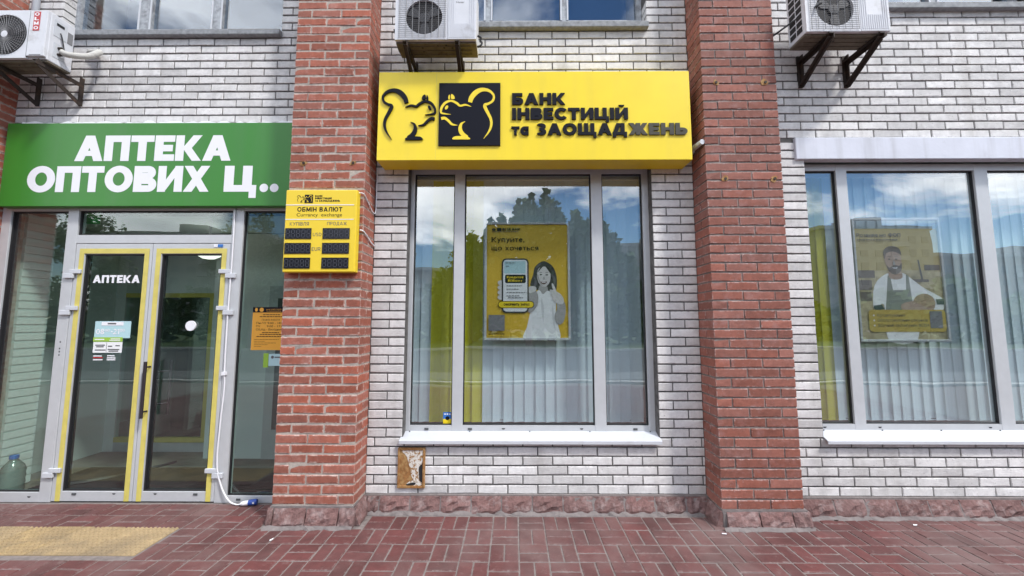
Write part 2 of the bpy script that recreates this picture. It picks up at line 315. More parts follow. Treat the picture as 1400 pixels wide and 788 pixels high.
# ------------------------------------------------------------------ block lettering (own glyphs, cap height 1)
def glyph(ch, t):
    r = lambda x0, z0, x1, z1: [(x0, z0), (x1, z0), (x1, z1), (x0, z1)]
    d = lambda xa, za, xb, zb, wd=None: ccw([(xa - (wd or t * 1.08) / 2, za), (xa + (wd or t * 1.08) / 2, za), (xb + (wd or t * 1.08) / 2, zb), (xb - (wd or t * 1.08) / 2, zb)])
    def arc(cx, cz, rx, rz, a0, a1, n=14, tt=None):
        tt = tt or t; o = []
        k0 = [R(a0 + (a1 - a0) * i / n) for i in range(n + 1)]
        for i in range(n):
            a, b = k0[i], k0[i + 1]; q = h * .95 if False else tt
            o.append(ccw([(cx + rx * cos(a), cz + rz * sin(a)), (cx + rx * cos(b), cz + rz * sin(b)), (cx + (rx - tt) * cos(b), cz + (rz - tt * .88) * sin(b)), (cx + (rx - tt) * cos(a), cz + (rz - tt * .88) * sin(a))]))
        return o
    h = t * .88; e = t * .55
    U = ch.upper(); low = ch != U and ch not in '0123456789'
    def bowl(x0, z0, z1, wd): # D-shaped bowl to the right of x0
        c = (z0 + z1) / 2; rz = (z1 - z0) / 2; rx = min(rz * 1.05, wd)
        return [r(x0, z0, x0 + wd - rx, z0 + h), r(x0, z1 - h, x0 + wd - rx, z1)] + arc(x0 + wd - rx, c, rx, rz, -90, 90)
    w = .8; P = []
    if ch == 'а': w, P = .66, arc(.33, .37, .33, .37, 0, 360, 18) + [r(.66 - t, 0, .66, .74)]; return w, P
    if ch in 'ео' and ch == 'е': w, P = .68, arc(.34, .37, .34, .38, 20, 330, 18) + [r(.08, .33, .64, .33 + h * .8)]; return w, P
    if U in 'АA': w, P = .98, [d(e, 0, .49, 1), d(.98 - e, 0, .49, 1), r(.24, .2, .74, .2 + h * .8)]
    elif U == 'Б': w, P = .80, [r(0, 0, t, 1), r(t, 1 - h, .74, 1)] + bowl(t, 0, .6, .8 - t)
    elif U in 'ВB': w, P = .82, [r(0, 0, t, 1)] + bowl(t, 0, .56, .82 - t) + bowl(t, .48, 1, .77 - t)
    elif U == 'Г': w, P = .66, [r(0, 0, t, 1), r(t, 1 - h, .66, 1)]
    elif U == 'Д': w, P = 1.0, [r(0, -.2, t * .8, h), r(1 - t * .8, -.2, 1, h), r(t * .8, 0, 1 - t * .8, h), d(.2, h, .42, 1), r(.36, 1 - h, .84, 1), r(.84 - t, h, .84, 1 - h)]
    elif U in 'ЕE': w, P = .68, [r(0, 0, t, 1), r(t, 0, .68, h), r(t, 1 - h, .68, 1), r(t, .5 - h / 2, .62, .5 + h / 2)]
    elif U == 'Ж': w, P = 1.2, [r(.6 - t / 2, 0, .6 + t / 2, 1), d(e, 0, .46, .53), d(e, 1, .46, .47), d(1.2 - e, 0, .74, .53), d(1.2 - e, 1, .74, .47)]
    elif U == 'З' or ch == '3': w, P = .72, arc(.36, .27, .36, .28, -150, 90) + arc(.35, .74, .34, .27, -90, 150) + [r(.22, .5 - h / 2, .4, .5 + h / 2)]
    elif U in 'ИЙ': w, P = .88, [r(0, 0, t, 1), r(.88 - t, 0, .88, 1), d(t * .5, .02, .88 - t * .5, .98, t * .9)] + (arc(.44, 1.24, .2, .14, 180, 360, 8, t * .55) if U == 'Й' else [])
    elif U in 'ІI': w, P = t, [r(0, 0, t, 1)]
    elif U in 'КK': w, P = .9, [r(0, 0, t, 1), d(.9 - e, 1, t + e * .5, .46), d(.9 - e, 0, t + e * .5, .54)]
    elif U == 'Л': w, P = .88, [r(.88 - t, 0, .88, 1), r(.26, 1 - h, .88 - t, 1), d(e, 0, .3, 1)]
    elif U in 'МM': w, P = 1.02, [r(0, 0, t, 1), r(1.02 - t, 0, 1.02, 1), d(t * .5, 1, .51, .1), d(1.02 - t * .5, 1, .51, .1)]
    elif U in 'НH': w, P = .84, [r(0, 0, t, 1), r(.84 - t, 0, .84, 1), r(t, .5 - h / 2, .84 - t, .5 + h / 2)]
    elif U in 'ОO': w, P = 1.0, arc(.5, .5, .5, .515, 0, 360, 28)
    elif ch == '0': w, P = .74, arc(.37, .5, .37, .51, 0, 360, 24)
    elif U == 'П': w, P = .86, [r(0, 0, t, 1), r(.86 - t, 0, .86, 1), r(t, 1 - h, .86 - t, 1)]
    elif U in 'РP': w, P = .78, [r(0, -.26 if ch == 'р' else 0, t, 1)] + bowl(t, .36 if ch != 'р' else 0, 1, .78 - t)
    elif U in 'СC': w, P = .86, arc(.48, .5, .48, .515, 42, 318, 22)
    elif U == 'S': w, P = .72, arc(.36, .735, .35, .28, 30, 270) + arc(.36, .27, .36, .28, -150, 90)
    elif U in 'ТT': w, P = .8, [r(.4 - t / 2, 0, .4 + t / 2, 1 - h), r(0, 1 - h, .8, 1)]
    elif U in 'У': w, P = .88, [d(.24, -.3 if low else 0, .88 - e, 1), d(e, 1, .46, .34)]
    elif U == 'Ф': w, P = 1.1, [r(.55 - t / 2, -.04, .55 + t / 2, 1.04)] + arc(.55, .52, .55, .38, 0, 360, 24)
    elif U in 'ХX': w, P = .92, [d(e, 0, .92 - e, 1), d(.92 - e, 0, e, 1)]
    elif U == 'Ц': w, P = .98, [r(0, 0, t, 1), r(.84 - t, 0, .84, 1), r(t, 0, .84 - t, h), r(.84, 0, .98, h), r(.98 - t * .75, -.24, .98, 0)]
    elif U == 'Щ': w, P = 1.3, [r(0, 0, t, 1), r(.58 - t / 2, h, .58 + t / 2, 1), r(1.16 - t, 0, 1.16, 1), r(t, 0, 1.16 - t, h), r(1.16, 0, 1.3, h), r(1.3 - t * .75, -.24, 1.3, 0)]
    elif U == 'Ч': w, P = .78, [r(.78 - t, 0, .78, 1), r(0, .62, t, 1), r(t * .6, .36, .78 - t, .36 + h)] + arc(.3, .66, .3, .3, 180, 270, 6)
    elif U == 'Ь': w, P = .76, [r(0, 0, t, 1)] + bowl(t, 0, .6, .76 - t)
    elif U == 'Ю': w, P = 1.24, [r(0, 0, t, 1), r(t, .5 - h / 2, .4, .5 + h / 2)] + arc(.78, .5, .46, .515, 0, 360, 26)
    elif U == 'Я': w, P = .8, [r(.8 - t, 0, .8, 1), d(e, 0, .5, .42)] + [[(.8 - x, z) for x, z in reversed(q)] for q in bowl(t, .36, 1, .8 - t)]
    elif U == 'U': w, P = .82, [r(0, .4, t, 1), r(.82 - t, .4, .82, 1)] + arc(.41, .41, .41, .42, 180, 360)
    elif U == 'D': w, P = .86, [r(0, 0, t, 1)] + bowl(t, 0, 1, .86 - t)
    elif U == 'R': w, P = .82, [r(0, 0, t, 1), d(.82 - e, 0, .45, .44)] + bowl(t, .36, 1, .78 - t)
    elif U == 'L': w, P = .64, [r(0, 0, t, 1), r(t, 0, .64, h)]
    elif ch == '1': w, P = .46, [r(.46 - t, 0, .46, 1), d(.1, .74, .46 - t * .5, 1)]
    elif ch == '2': w, P = .72, arc(.36, .7, .35, .31, -20, 160) + [r(0, 0, .72, h), d(t * .6, h * .6, .6, .56)]
    elif ch == '8': w, P = .74, arc(.37, .27, .37, .28, 0, 360, 18) + arc(.37, .75, .34, .27, 0, 360, 18)
    elif ch == '9': w, P = .74, arc(.37, .68, .37, .33, 0, 360, 18) + [d(.28, 0, .66, .6)]
    elif ch == '7': w, P = .7, [r(0, 1 - h, .7, 1), d(.2, 0, .6, 1 - h)]
    elif ch == '5': w, P = .72, arc(.34, .33, .37, .34, -150, 120) + [r(.05, .5, .05 + t, 1), r(.05, 1 - h, .66, 1)]
    elif ch == '4': w, P = .8, [r(.5, 0, .5 + t, 1), r(0, .22, .8, .22 + h), d(t * .5, .25, .54, 1)]
    elif ch == '6': w, P = .74, arc(.37, .32, .37, .33, 0, 360, 18) + [d(.08 + e, .4, .46, 1)]
    elif ch == '.': w, P = t, [ellipse(t * .6, t * .55, t * .58, t * .55, 14)]; w = t * 1.2
    elif ch == ',': w, P = t, [r(0, 0, t, t), d(t * .3, -.16, t * .7, 0, t * .6)]
    elif ch == '-': w, P = .4, [r(0, .4, .4, .4 + h)]
    elif ch == ':': w, P = t, [r(0, .1, t, .1 + t), r(0, .6, t, .6 + t)]
    else: w, P = .36, []
    if low and U not in 'У': P = [[(x * .8, z * .74) for x, z in q] for q in P]; w *= .8
    elif low: P = [[(x * .8, z * .74) for x, z in q] for q in P]; w *= .8
    return w, P
def layout(txt, t, sp): 
    x = 0; out = []
    for ch in txt:
        wd, P = glyph(ch, t); out.append((ch, x, wd, P)); x += wd + sp
    return out, x - sp
def text(name, txt, x0, x1, z0, capz, y, m, parent, t=.24, sp=.07, depth=0, split=False, align='fit'):
    """letters standing on the plane y; x0..x1 is the line's width, capz the cap height"""
    lay, tw = layout(txt, t, sp); sx = (x1 - x0) / tw if align == 'fit' else capz
    objs = []; mb = MB(); k = 0
    for ch, x, wd, P in lay:
        for q in P:
            poly = ccw([(x0 + (x + px) * sx, z0 + pz * capz) for px, pz in q]); yy = y - .00003 * (k % 9); k += 1
            if depth: mb.prism(poly, yy - depth, y)
            else: mb.flat(poly, yy)
        if split and P:
            objs.append(mb.build(name, m, parent)); mb = MB()
    if not split: objs.append(mb.build(name, m, parent))
    return objs
def tiny(name, txt, x0, z0, x1, y, m, parent, capz=None):      # fine print in the plain typeface
    c = bpy.data.curves.new(name, 'FONT'); c.body = txt; c.size = 1; o = bpy.data.objects.new(name, c); C.objects.link(o); bpy.context.view_layer.update()
    me = bpy.data.meshes.new_from_object(o.evaluated_get(bpy.context.evaluated_depsgraph_get())); bpy.data.objects.remove(o)
    xs = [v.co.x for v in me.vertices]; a, b = min(xs), max(xs); s = (x1 - x0) / (b - a); sz = (capz / .7) if capz else s
    for v in me.vertices: v.co = Vector((x0 + (v.co.x - a) * s, y, z0 + v.co.y * sz))
    me.materials.clear(); me.materials.append(M[m]); o = bpy.data.objects.new(name, me); C.objects.link(o); o.parent = parent; return o

# ------------------------------------------------------------------ ground
def struct(o): o['kind'] = 'structure'; return o
g = MB(); g.face([(-400, -400, -.03), (400, -400, -.03), (400, 60, -.03), (-400, 60, -.03)]); struct(g.build('ground', 'asphalt'))
g = MB(); g.box(-60, 60, -6.6, 3.4, -.026, -.0055); pavement = struct(g.build('pavement', 'paver_joint'))
g = MB(); g.box(-60, 60, -6.85, -6.6, -.03, .06); struct(g.build('kerb', 'kerb'))
g = MB(); g.box(-80, 80, -20.4, -20.1, -.03, .1); struct(g.build('far_kerb', 'kerb'))
g = MB(); g.face([(-300, -56, .05), (300, -56, .05), (300, -20.4, .05), (-300, -20.4, .05)]); struct(g.build('lawn', 'lawn'))
g = MB(); g.box(-70, 70, -9.4, -7.6, -.03, -.022); struct(g.build('bus_lane', 'lane_grey'))

def paver_mesh(k):
    rr = random.Random(k); m = MB(); a, b, ch = .0975, .0466, .004
    top = [(-a + ch, -b + ch), (a - ch, -b + ch), (a - ch, b - ch), (-a + ch, b - ch)]; bot = [(-a, -b), (a, -b), (a, b), (-a, b)]
    j = lambda: rr.uniform(-.0012, .0012)
    T = [(x + j(), y + j(), j()) for x, y in top]; B = [(x + j(), y + j(), -.005) for x, y in bot]; D_ = [(x, y, -.015) for x, y in bot]
    m.v = T + B + D_; m.f = [(0, 1, 2, 3)] + [(4 + i, 4 + (i + 1) % 4, (i + 1) % 4, i) for i in range(4)] + [(8 + i, 8 + (i + 1) % 4, 4 + (i + 1) % 4, 4 + i) for i in range(4)]
    return m
pav_me = [paver_mesh(k).mesh('paver', 'paver') for k in range(5)]
pav_src = [paver_mesh(k) for k in range(5)]
PB = .2035
cand = []
for i in range(-36, 37):
    for j in range(-4, 30):
        x = .03 + (i + .5) * PB; y = -.104 - (j + .5) * PB
        if y > -.09 and not (-4.95 < x < -1.99): continue
        if y > .12: continue
        if y > -.30 and (-1.95 < x < -1.29 or 1.65 < x < 2.3): continue
        if -.66 < y < -.285 and x < -2.63: continue
        for s in (-1, 1):
            if (i + j) % 2 == 0: cand.append((x, y + s * PB / 4, 0))
            else: cand.append((x + s * PB / 4, y, pi / 2))
def shown(x, y):
    d = y + 3.477
    return y > -.93 and abs(x) < 1.36 * d + .12
near = [c for c in cand if shown(c[0], c[1])]; near.sort(key=lambda c: (c[0]) ** 2 + (c[1] + 3.477) ** 2)
near = near[:300]; ns = set(near); rest = MB()
for c in cand:
    k = random.randrange(5); rot = c[2] + random.uniform(-.012, .012); z = random.uniform(-.003, .0015)
    if c in ns: inst('paver', pav_me[k], pavement, (c[0], c[1], z), rot=(random.uniform(-.011, .011), random.uniform(-.011, .011), rot))
    else:
        b = len(rest.v); cs, sn = cos(rot), sin(rot)
        rest.v += [(c[0] + x * cs - y * sn, c[1] + x * sn + y * cs, z + q) for x, y, q in pav_src[k].v]; rest.f += [tuple(b + i for i in f) for f in pav_src[k].f]
rest.build('more_pavers', 'paver', pavement)['kind'] = 'stuff'
# yellow tactile tiles in front of the door
def tactile_mesh():
    m = MB(); s = .189; m.box(-s, s, -s, s, -.016, -.001); n = 11
    for i in range(n):
        for j in range(n):
            x = -s + (i + .5) * 2 * s / n; y = -s + (j + .5) * 2 * s / n; b = len(m.v); r0, r1 = .011, .0065
            for r_, z in ((r0, -.001), (r1, .0045)):
                m.v += [(x + r_ * cos(2 * pi * k / 6), y + r_ * sin(2 * pi * k / 6), z) for k in range(6)]
            m.f += [(b + k, b + (k + 1) % 6, b + 6 + (k + 1) % 6, b + 6 + k) for k in range(6)] + [tuple(b + 6 + k for k in range(6))]
    return m.mesh('tactile_tile', 'tactile')
tm = tactile_mesh()
for i in range(6): inst('tactile_tile', tm, pavement, (-2.63 - .192 - i * .384, -.474, random.uniform(-.001, .002)), rot=(random.uniform(-.005, .005), random.uniform(-.005, .005), 0))
# cement smeared along the foot of the walls
def fillet(x0, x1, y):
    m = MB(); n = int((x1 - x0) / .05); b = 0
    for i in range(n + 1):
        x = x0 + (x1 - x0) * i / n; wd = random.uniform(.006, .03); m.v += [(x, y, .022 + random.uniform(-.004, .006)), (x, y - wd, .0015), (x, y - wd - .004, -.01)]
    for i in range(n):
        for k in range(2): m.f.append((3 * i + k, 3 * i + k + 1, 3 * i + 4 + k, 3 * i + 3 + k))
    return m

# ------------------------------------------------------------------ bricks
BW, BH, BD = .25, .067, .12
def brick_mesh(k, chip=.0035, hgt=BH):
    rr = random.Random(k * 13 + 5); c = chip; m = MB(); x, h = BW / 2, hgt
    j = lambda s=.0028: rr.uniform(-s, s)
    F = [(-x + c + j(), j(.0012), c + j()), (x - c + j(), j(.0012), c + j()), (x - c + j(), j(.0012), h - c + j()), (-x + c + j(), j(.0012), h - c + j())]
    E_ = [(-x, c, 0), (x, c, 0), (x, c, h), (-x, c, h)]; B = [(-x, BD, 0), (x, BD, 0), (x, BD, h), (-x, BD, h)]
    if k % 3 == 0:      # a knocked corner
        q = rr.randrange(4); fx, fy, fz = F[q]; F[q] = (fx - math.copysign(rr.uniform(.006, .014), fx), fy + .002, fz + (.006 if q < 2 else -.006))
    m.v = F + E_ + B; m.f = [(0, 1, 2, 3)] + [(4 + i, 4 + (i + 1) % 4, (i + 1) % 4, i) for i in range(4)] + [(8 + i, 8 + (i + 1) % 4, 4 + (i + 1) % 4, 4 + i) for i in range(4)]
    return m
NV = 8
def kit(mname, chip, hgt=BH): return [brick_mesh(k, chip, hgt).mesh('brick', mname) for k in range(NV)]
KIT = {'white_brick': kit('white_brick', .004), 'red_brick': kit('red_brick', .005), 'rose_brick': kit('rose_brick', .004)}
SRC = {'white_brick': [brick_mesh(k, .004) for k in range(NV)]}
for q in ('red_brick', 'rose_brick'): SRC[q] = [brick_mesh(k, .005) for k in range(NV)]
def brick(parent, kind, x0, x1, z, y, depth=BD, rest=None, rotz=0):
    k = random.randrange(NV); wd = x1 - x0; yy = y + random.uniform(-.0018, .0018); zz = z + random.uniform(-.001, .001)
    if rest is not None:
        b = len(rest.v); sc_ = SRC[kind][k]
        rest.v += [((x0 + x1) / 2 + vx * wd / BW, yy + vy * depth / BD, zz + vz) for vx, vy, vz in sc_.v]; rest.f += [tuple(b + i for i in f) for f in sc_.f]; return
    o = inst('brick', KIT[kind][k], parent, ((x0 + x1) / 2, yy, zz), (wd / BW, depth / BD, 1), (random.uniform(-.006, .006), random.uniform(-.003, .003), random.uniform(-.004, .004)))
    return o
JN = .010
def course(parent, kind, x0, x1, z, y, joint, pitch, rest=None, view=None, minw=.014):
    """running-bond course between x0 and x1 with a head joint at `joint` (mod pitch)"""
    k = math.floor((x0 - joint) / pitch); 
    while True:
        a = joint + k * pitch + JN / 2; b = a + pitch - JN; k += 1
        if a >= x1: break
        a2, b2 = max(a, x0), min(b, x1)
        if b2 - a2 < minw: continue
        ins = view is None or (b2 > view[0] and a2 < view[1] and z < view[2])
        brick(parent, kind, a2, b2, z, y, rest=None if ins else rest)
PC = .0789
def stone_mesh(k):                            # split-face plinth stone, 1 m wide unit scaled later; front leans outward at the foot
    rr = random.Random(k + 99); m = MB(); nx, nz = 5, 4; x = .128; hgt = .128
    for i in range(nz + 1):
        for q in range(nx + 1):
            u, v = q / nx, i / nz; ed = min(u, 1 - u, v, 1 - v)
            out = -.045 * (1 - v) - (.010 if ed > 0 else 0) + rr.uniform(-.015, .013) * (1 if ed > 0 else .35)
            m.v.append((-x + 2 * x * u, out, hgt * v))
    for i in range(nz):
        for q in range(nx): a = i * (nx + 1) + q; m.f.append((a, a + 1, a + nx + 2, a + nx + 1))
    b = len(m.v); ring = [q for q in range(nx + 1)] + [i * (nx + 1) + nx for i in range(1, nz + 1)] + [nz * (nx + 1) + q for q in range(nx - 1, -1, -1)] + [i * (nx + 1) for i in range(nz - 1, 0, -1)]
    m.v += [(m.v[i][0], .05, m.v[i][2]) for i in ring]
    for i in range(len(ring)): j = (i + 1) % len(ring); m.f.append((ring[j], ring[i], b + i, b + j))
    return m.mesh('plinth_stone', 'plinth_stone')
def slope(m, x0, x1, y, zt):                # mortar bed between the plinth stones, leaning like them
    m.face([(x0, y - .044, 0), (x1, y - .044, 0), (x1, y - .002, zt), (x0, y - .002, zt)]); m.face([(x0, y - .002, zt), (x1, y - .002, zt), (x1, y + .04, zt), (x0, y + .04, zt)])
ST = [stone_mesh(k) for k in range(7)]
def stones(parent, x0, x1, y, joint, hs=1.0, rot=0, base=None, pitch=.26):
    k = math.floor((x0 - joint) / pitch)
    while True:
        a = joint + k * pitch + .005; b = a + pitch - .01; k += 1
        if a >= x1: break
        a2, b2 = max(a, x0), min(b, x1)
        if b2 - a2 < .04: continue
        inst('plinth_stone', random.choice(ST), parent, ((a2 + b2) / 2, y, 0), ((b2 - a2) / .256, 1, hs), (0, 0, random.uniform(-.01, .01)))

PLX0, PLX1, PRX0, PRX1 = -1.945, -1.290, 1.648, 2.296
# ---- centre bay
cw = thing('brick_wall', 'white brick wall between the two red pillars, around the bank window', 'wall', kind='thing')
CW0, CW1 = -.986, 1.268          # window opening
m = MB(); y0 = .008
m.box(PLX1 - .1, CW0 + .008, y0, .30, 0, 3.06); m.box(CW1 - .008, PRX0 + .1, y0, .30, 0, 3.06); m.box(CW0 + .008, CW1 - .008, y0, .30, 0, .585)
m.box(PLX1 - .1, PRX0 + .1, y0, .30, 3.06, 4.425); m.box(PLX1 - .1, -.93, y0, .30, 4.425, 6.4); m.box(1.27, PRX0 + .1, y0, .30, 4.425, 6.4); m.box(-.93, 1.27, y0, .30, 6.0, 6.4)
m.build('mortar', 'white_mortar', cw)
crest = MB(); Z0 = .132
for r_ in range(0, 70):
    z = Z0 + r_ * PC + .006; odd = r_ % 2 == 0          # r_=0 is row 1
    jt = -.577 if odd else -.447
    if r_ < 6 and z + BH < .60: course(cw, 'white_brick', PLX1 + .002, PRX0 - .002, z, 0, jt, .2592)
    elif z < 3.06:
        if r_ % 2: brick(cw, 'white_brick', PLX1 + .008, CW0, z, 0)
        else: brick(cw, 'white_brick', PLX1 + .004, PLX1 + .158, z, 0); brick(cw, 'white_brick', PLX1 + .168, CW0, z, 0)
        if r_ % 2: brick(cw, 'white_brick', CW1, CW1 + .12, z, 0); brick(cw, 'white_brick', CW1 + .13, PRX0 - .002, z, 0)
        else: brick(cw, 'white_brick', CW1, CW1 + .25, z, 0); brick(cw, 'white_brick', CW1 + .26, PRX0 - .002, z, 0)
    elif z > 3.76:
        v = (-9, 9, 4.85)
        if z + BH < 4.425: course(cw, 'white_brick', PLX1 + .002, PRX0 - .002, z, 0, (-.282 if r_ % 2 == 0 else -.152), .2567, crest, v)
        else:
            course(cw, 'white_brick', PLX1 + .002, -.93, z, 0, (-.282 if r_ % 2 == 0 else -.152), .2567, crest, v)
            course(cw, 'white_brick', 1.27, PRX0 - .002, z, 0, (-.282 if r_ % 2 == 0 else -.152), .2567, crest, v)
crest.build('upper_bricks', 'white_brick', cw)['kind'] = 'stuff'
stones(cw, PLX1 + .02, PRX0 - .02, -.03, -.11)
m = MB(); slope(m, PLX1, PRX0, -.03, .118); m.box(PLX1, PRX0, -.024, .004, .118, .136); m.build('plinth_core', 'cement', cw)
fillet(PLX1, PRX0, -.07).build('cement_fillet', 'cement', cw)

# ---- left bay (pharmacy), set back
YL, YG = .13, .12
lw = thing('brick_wall', 'white brick wall above the green pharmacy sign', 'wall', kind='thing')
m = MB(); y0 = YL + .008
m.box(-6.2, PLX0 + .1, y0, .42, 2.70, 4.455); m.box(-6.2, -4.562, y0, .42, 4.455, 6.4); m.box(-2.33, PLX0 + .1, y0, .42, 4.455, 6.4); m.box(-4.562, -2.33, y0, .42, 6.0, 6.4)
m.build('mortar', 'white_mortar', lw); crest = MB()
for r_ in range(-2, 34):
    z = 3.553 + (r_ - 1) * .0806 + .006; jt = -4.286 if r_ % 2 else -4.157
    v = (-4.93, -1, 4.8)
    if z + BH < 4.46: course(lw, 'white_brick', -4.91, PLX0 + .05, z, YL, jt, .2575, crest, v)
    elif z < 5.9: course(lw, 'white_brick', -4.91, -4.555, z, YL, jt, .2575, crest, v); course(lw, 'white_brick', -2.33, PLX0 + .05, z, YL, jt, .2575, crest, v)
crest.build('upper_bricks', 'white_brick', lw)['kind'] = 'stuff'

# ---- right bay
YR = -.06
rw = thing('brick_wall', 'white brick wall with the white lintel, around the baker poster window', 'wall', kind='thing')
RW0 = 2.637
m = MB(); y0 = YR + .008
m.box(PRX1 - .1, RW0 + .004, y0, .25, 0, 3.29); m.box(RW0 + .004, 6.5, y0, .25, 0, .60); m.box(PRX1 - .1, 6.5, y0, .25, 3.29, 4.56)
m.box(PRX1 - .1, 2.68, y0, .25, 4.56, 6.4); m.box(4.9, 6.5, y0, .25, 4.56, 6.4); m.box(2.68, 4.9, y0, .25, 6.0, 6.4)
m.build('mortar', 'white_mortar', rw); crest = MB(); Z0 = .145
for r_ in range(0, 62):
    z = Z0 + r_ * .0796 + .006; v = (0, 4.86, 4.8)
    if z + BH < .62: course(rw, 'white_brick', PRX1 + .002, 6.0, z, YR, (2.742 if r_ % 2 == 0 else 2.872) , .2612, crest, v)
    elif z + BH * .6 < 3.285: brick(rw, 'white_brick', PRX1 + .07 + (.0 if r_ % 2 else -.04), RW0, z, YR)
for r_ in range(0, 34):
    z = 3.285 + r_ * .0785 + .006
    if z < 3.3 and False: continue
    jt = 2.63 if r_ % 2 else 2.754
    if r_ == 0: jt = 2.76
    v = (0, 4.86, 4.75)
    if z + BH < 4.57: course(rw, 'white_brick', PRX1 + .002, 6.0, z, YR, jt, .2637, crest, v)
    else: course(rw, 'white_brick', PRX1 + .002, 2.68, z, YR, jt, .2637, crest, v); course(rw, 'white_brick', 4.9, 6.0, z, YR, jt, .2637, crest, v)
crest.build('upper_bricks', 'white_brick', rw)['kind'] = 'stuff'
stones(rw, PRX1 + .03, 4.95, YR - .03, 2.65, 1.05)
m = MB(); slope(m, PRX1, 6.4, YR - .03, .126); m.box(PRX1, 6.4, YR - .024, YR + .004, .126, .148); m.build('plinth_core', 'cement', rw)
fillet(PRX1 + .06, 6, YR - .075).build('cement_fillet', 'cement', rw)
lint = MB().box(2.552, 6.2, YR - .022, YR + .06, 3.078, 3.282).build('lintel', 'white_lintel', rw); bevel(lint, .006)

# ---- pillars
YP = -.25
def pillar(name, label, kind, mort, x0, x1, zb, pc, first, back, rows, faces):
    p = thing(name, label, 'pillar', kind='thing')
    i = .004 if mort == 'buff_mortar' else .007
    MB().box(x0 + i, x1 - i, YP + i, back, 0, 6.4).build('mortar', mort, p)
    wd = x1 - x0; h = .12 * wd / .65; crest = MB(); f = (wd - h - 2 * JN) / 2
    for r_ in range(rows):
        z = zb + r_ * pc + .006; ca = (r_ % 2 == 0) == (first == 'A'); rs = crest if z > 4.8 else None
        cuts = [(0, f), (f + JN, 2 * f + JN), (2 * f + 2 * JN, wd)] if ca else [(0, h), (h + JN, h + JN + f), (h + 2 * JN + f, wd)]
        for n_, (a, b) in enumerate(cuts):
            isend = (n_ == 0 and 'l' in faces) or (n_ == 2 and 'r' in faces); header = (b - a) < .2
            brick(p, kind, x0 + a, x0 + b, z, YP, depth=.25 if (isend and header) else .12, rest=rs)
            if isend and not header:             # the brick behind it that shows its end on the flank
                e = .12; xa = x0 + a if n_ == 0 else x0 + b - e
                brick(p, kind, xa, xa + e, z, YP + .13, depth=max(.1, back - YP - .14), rest=rs)
    crest.build('upper_bricks', kind, p)['kind'] = 'stuff'
    return p
pL = pillar('brick_pillar', 'orange red brick pillar with pale mortar carrying the currency board', 'red_brick', 'buff_mortar', PLX0, PLX1, .150, .07887, 'A', .15, 66, 'r')
pR = pillar('brick_pillar', 'dusky red brick pillar between the bank window and the baker poster window', 'rose_brick', 'grey_mortar', PRX0, PRX1, .123, .0793, 'B', .15, 66, 'l')
pF = thing('brick_pillar', 'red brick pillar at the picture edge behind the pharmacy sign', 'pillar', kind='thing')
m = MB().box(-5.6, -4.914, YP + .006, .3, 0, 6.4).build('mortar', 'buff_mortar', pF); crest = MB()
for r_ in range(66):
    z = .15 + r_ * .0789 + .006; rs = None if 2.2 < z < 4.8 else crest
    if r_ % 2: brick(pF, 'red_brick', -5.16, -4.91, z, YP, .12, rs); brick(pF, 'red_brick', -5.03, -4.91, z, YP + .13, .25, rs); brick(pF, 'red_brick', -5.42, -5.17, z, YP, .12, crest)
    else: brick(pF, 'red_brick', -5.03, -4.91, z, YP, .25, rs); brick(pF, 'red_brick', -5.03, -4.91, z, YP + .26, .12, rs); brick(pF, 'red_brick', -5.29, -5.04, z, YP, .12, crest)
crest.build('more_bricks', 'red_brick', pF)['kind'] = 'stuff'
# pillar feet
for p, x0, x1, hs, jt in ((pL, PLX0 - .02, PLX1 + .02, 1.05, -1.655), (pR, PRX0 - .02, PRX1 + .035, .9, 1.93)):
    stones(p, x0, x1, YP - .012, jt, hs)
    zt = .128 * hs; yb = -.02 if p is pL else -.02
    side = PLX1 + .012 if p is pL else PRX0 - .012
    for k in range(1):
        o = inst('plinth_stone', ST[3 + k], p, (side, (YP + yb) / 2 - .01, 0), (.9, 1, hs), (0, 0, R(90) if p is pL else R(-90)))
    MB().box(x0 + .02, x1 - .02, YP - .014, YP + .1, 0, zt - .012).box(x0 + .016, x1 - .016, YP - .012, YP + .1, zt - .012, zt + .012).build('plinth_core', 'cement', p)
    m = fillet(x0, x1, YP - .062).build('cement_fillet', 'cement', p)
# anchors and rust left in the brick
for p, x, z in ((pR, 1.76, 3.70), (pR, 2.19, 3.70), (pR, 1.80, 2.83), (pR, 2.22, 2.83), (pL, -1.83, 2.98), (pL, -1.40, 2.98)):
    m = MB(); m.prism(ccw(catmull([(x + .026 * (1 + random.uniform(-.4, .5)) * cos(a), z + .024 * (1 + random.uniform(-.4, .5)) * sin(a)) for a in [k * pi / 4 for k in range(8)]], 2)), YP - .0035, YP + .004)
    m.build('rust_stain', 'rust_hatch', p); MB().tube([(x + .006, YP - .010, z), (x + .006, YP + .004, z)], .012, 8).build('old_anchor', 'rust_black', p)

# ------------------------------------------------------------------ building body behind the facade (rooms)
for nm, bx in (('back_wall', (-6.6, 6.6, 3.3, 3.5, 0, 6.4)), ('end_wall', (-6.6, -6.4, .4, 3.3, 0, 6.4)), ('end_wall', (6.4, 6.6, .25, 3.3, 0, 6.4)), ('party_wall', (-1.75, -1.6, .31, 3.3, 0, 6.4)),
               ('upper_floor', (-6.4, 6.4, .435, 3.29, 3.2, 3.4)), ('roof_slab', (-6.6, 6.6, -.04, 3.5, 6.405, 6.6)), ('vestibule_ceiling', (-6.39, -1.76, YL + .31, 3.28, 2.72, 2.78))):
    struct(MB().box(*bx).build(nm, 'room_wall'))

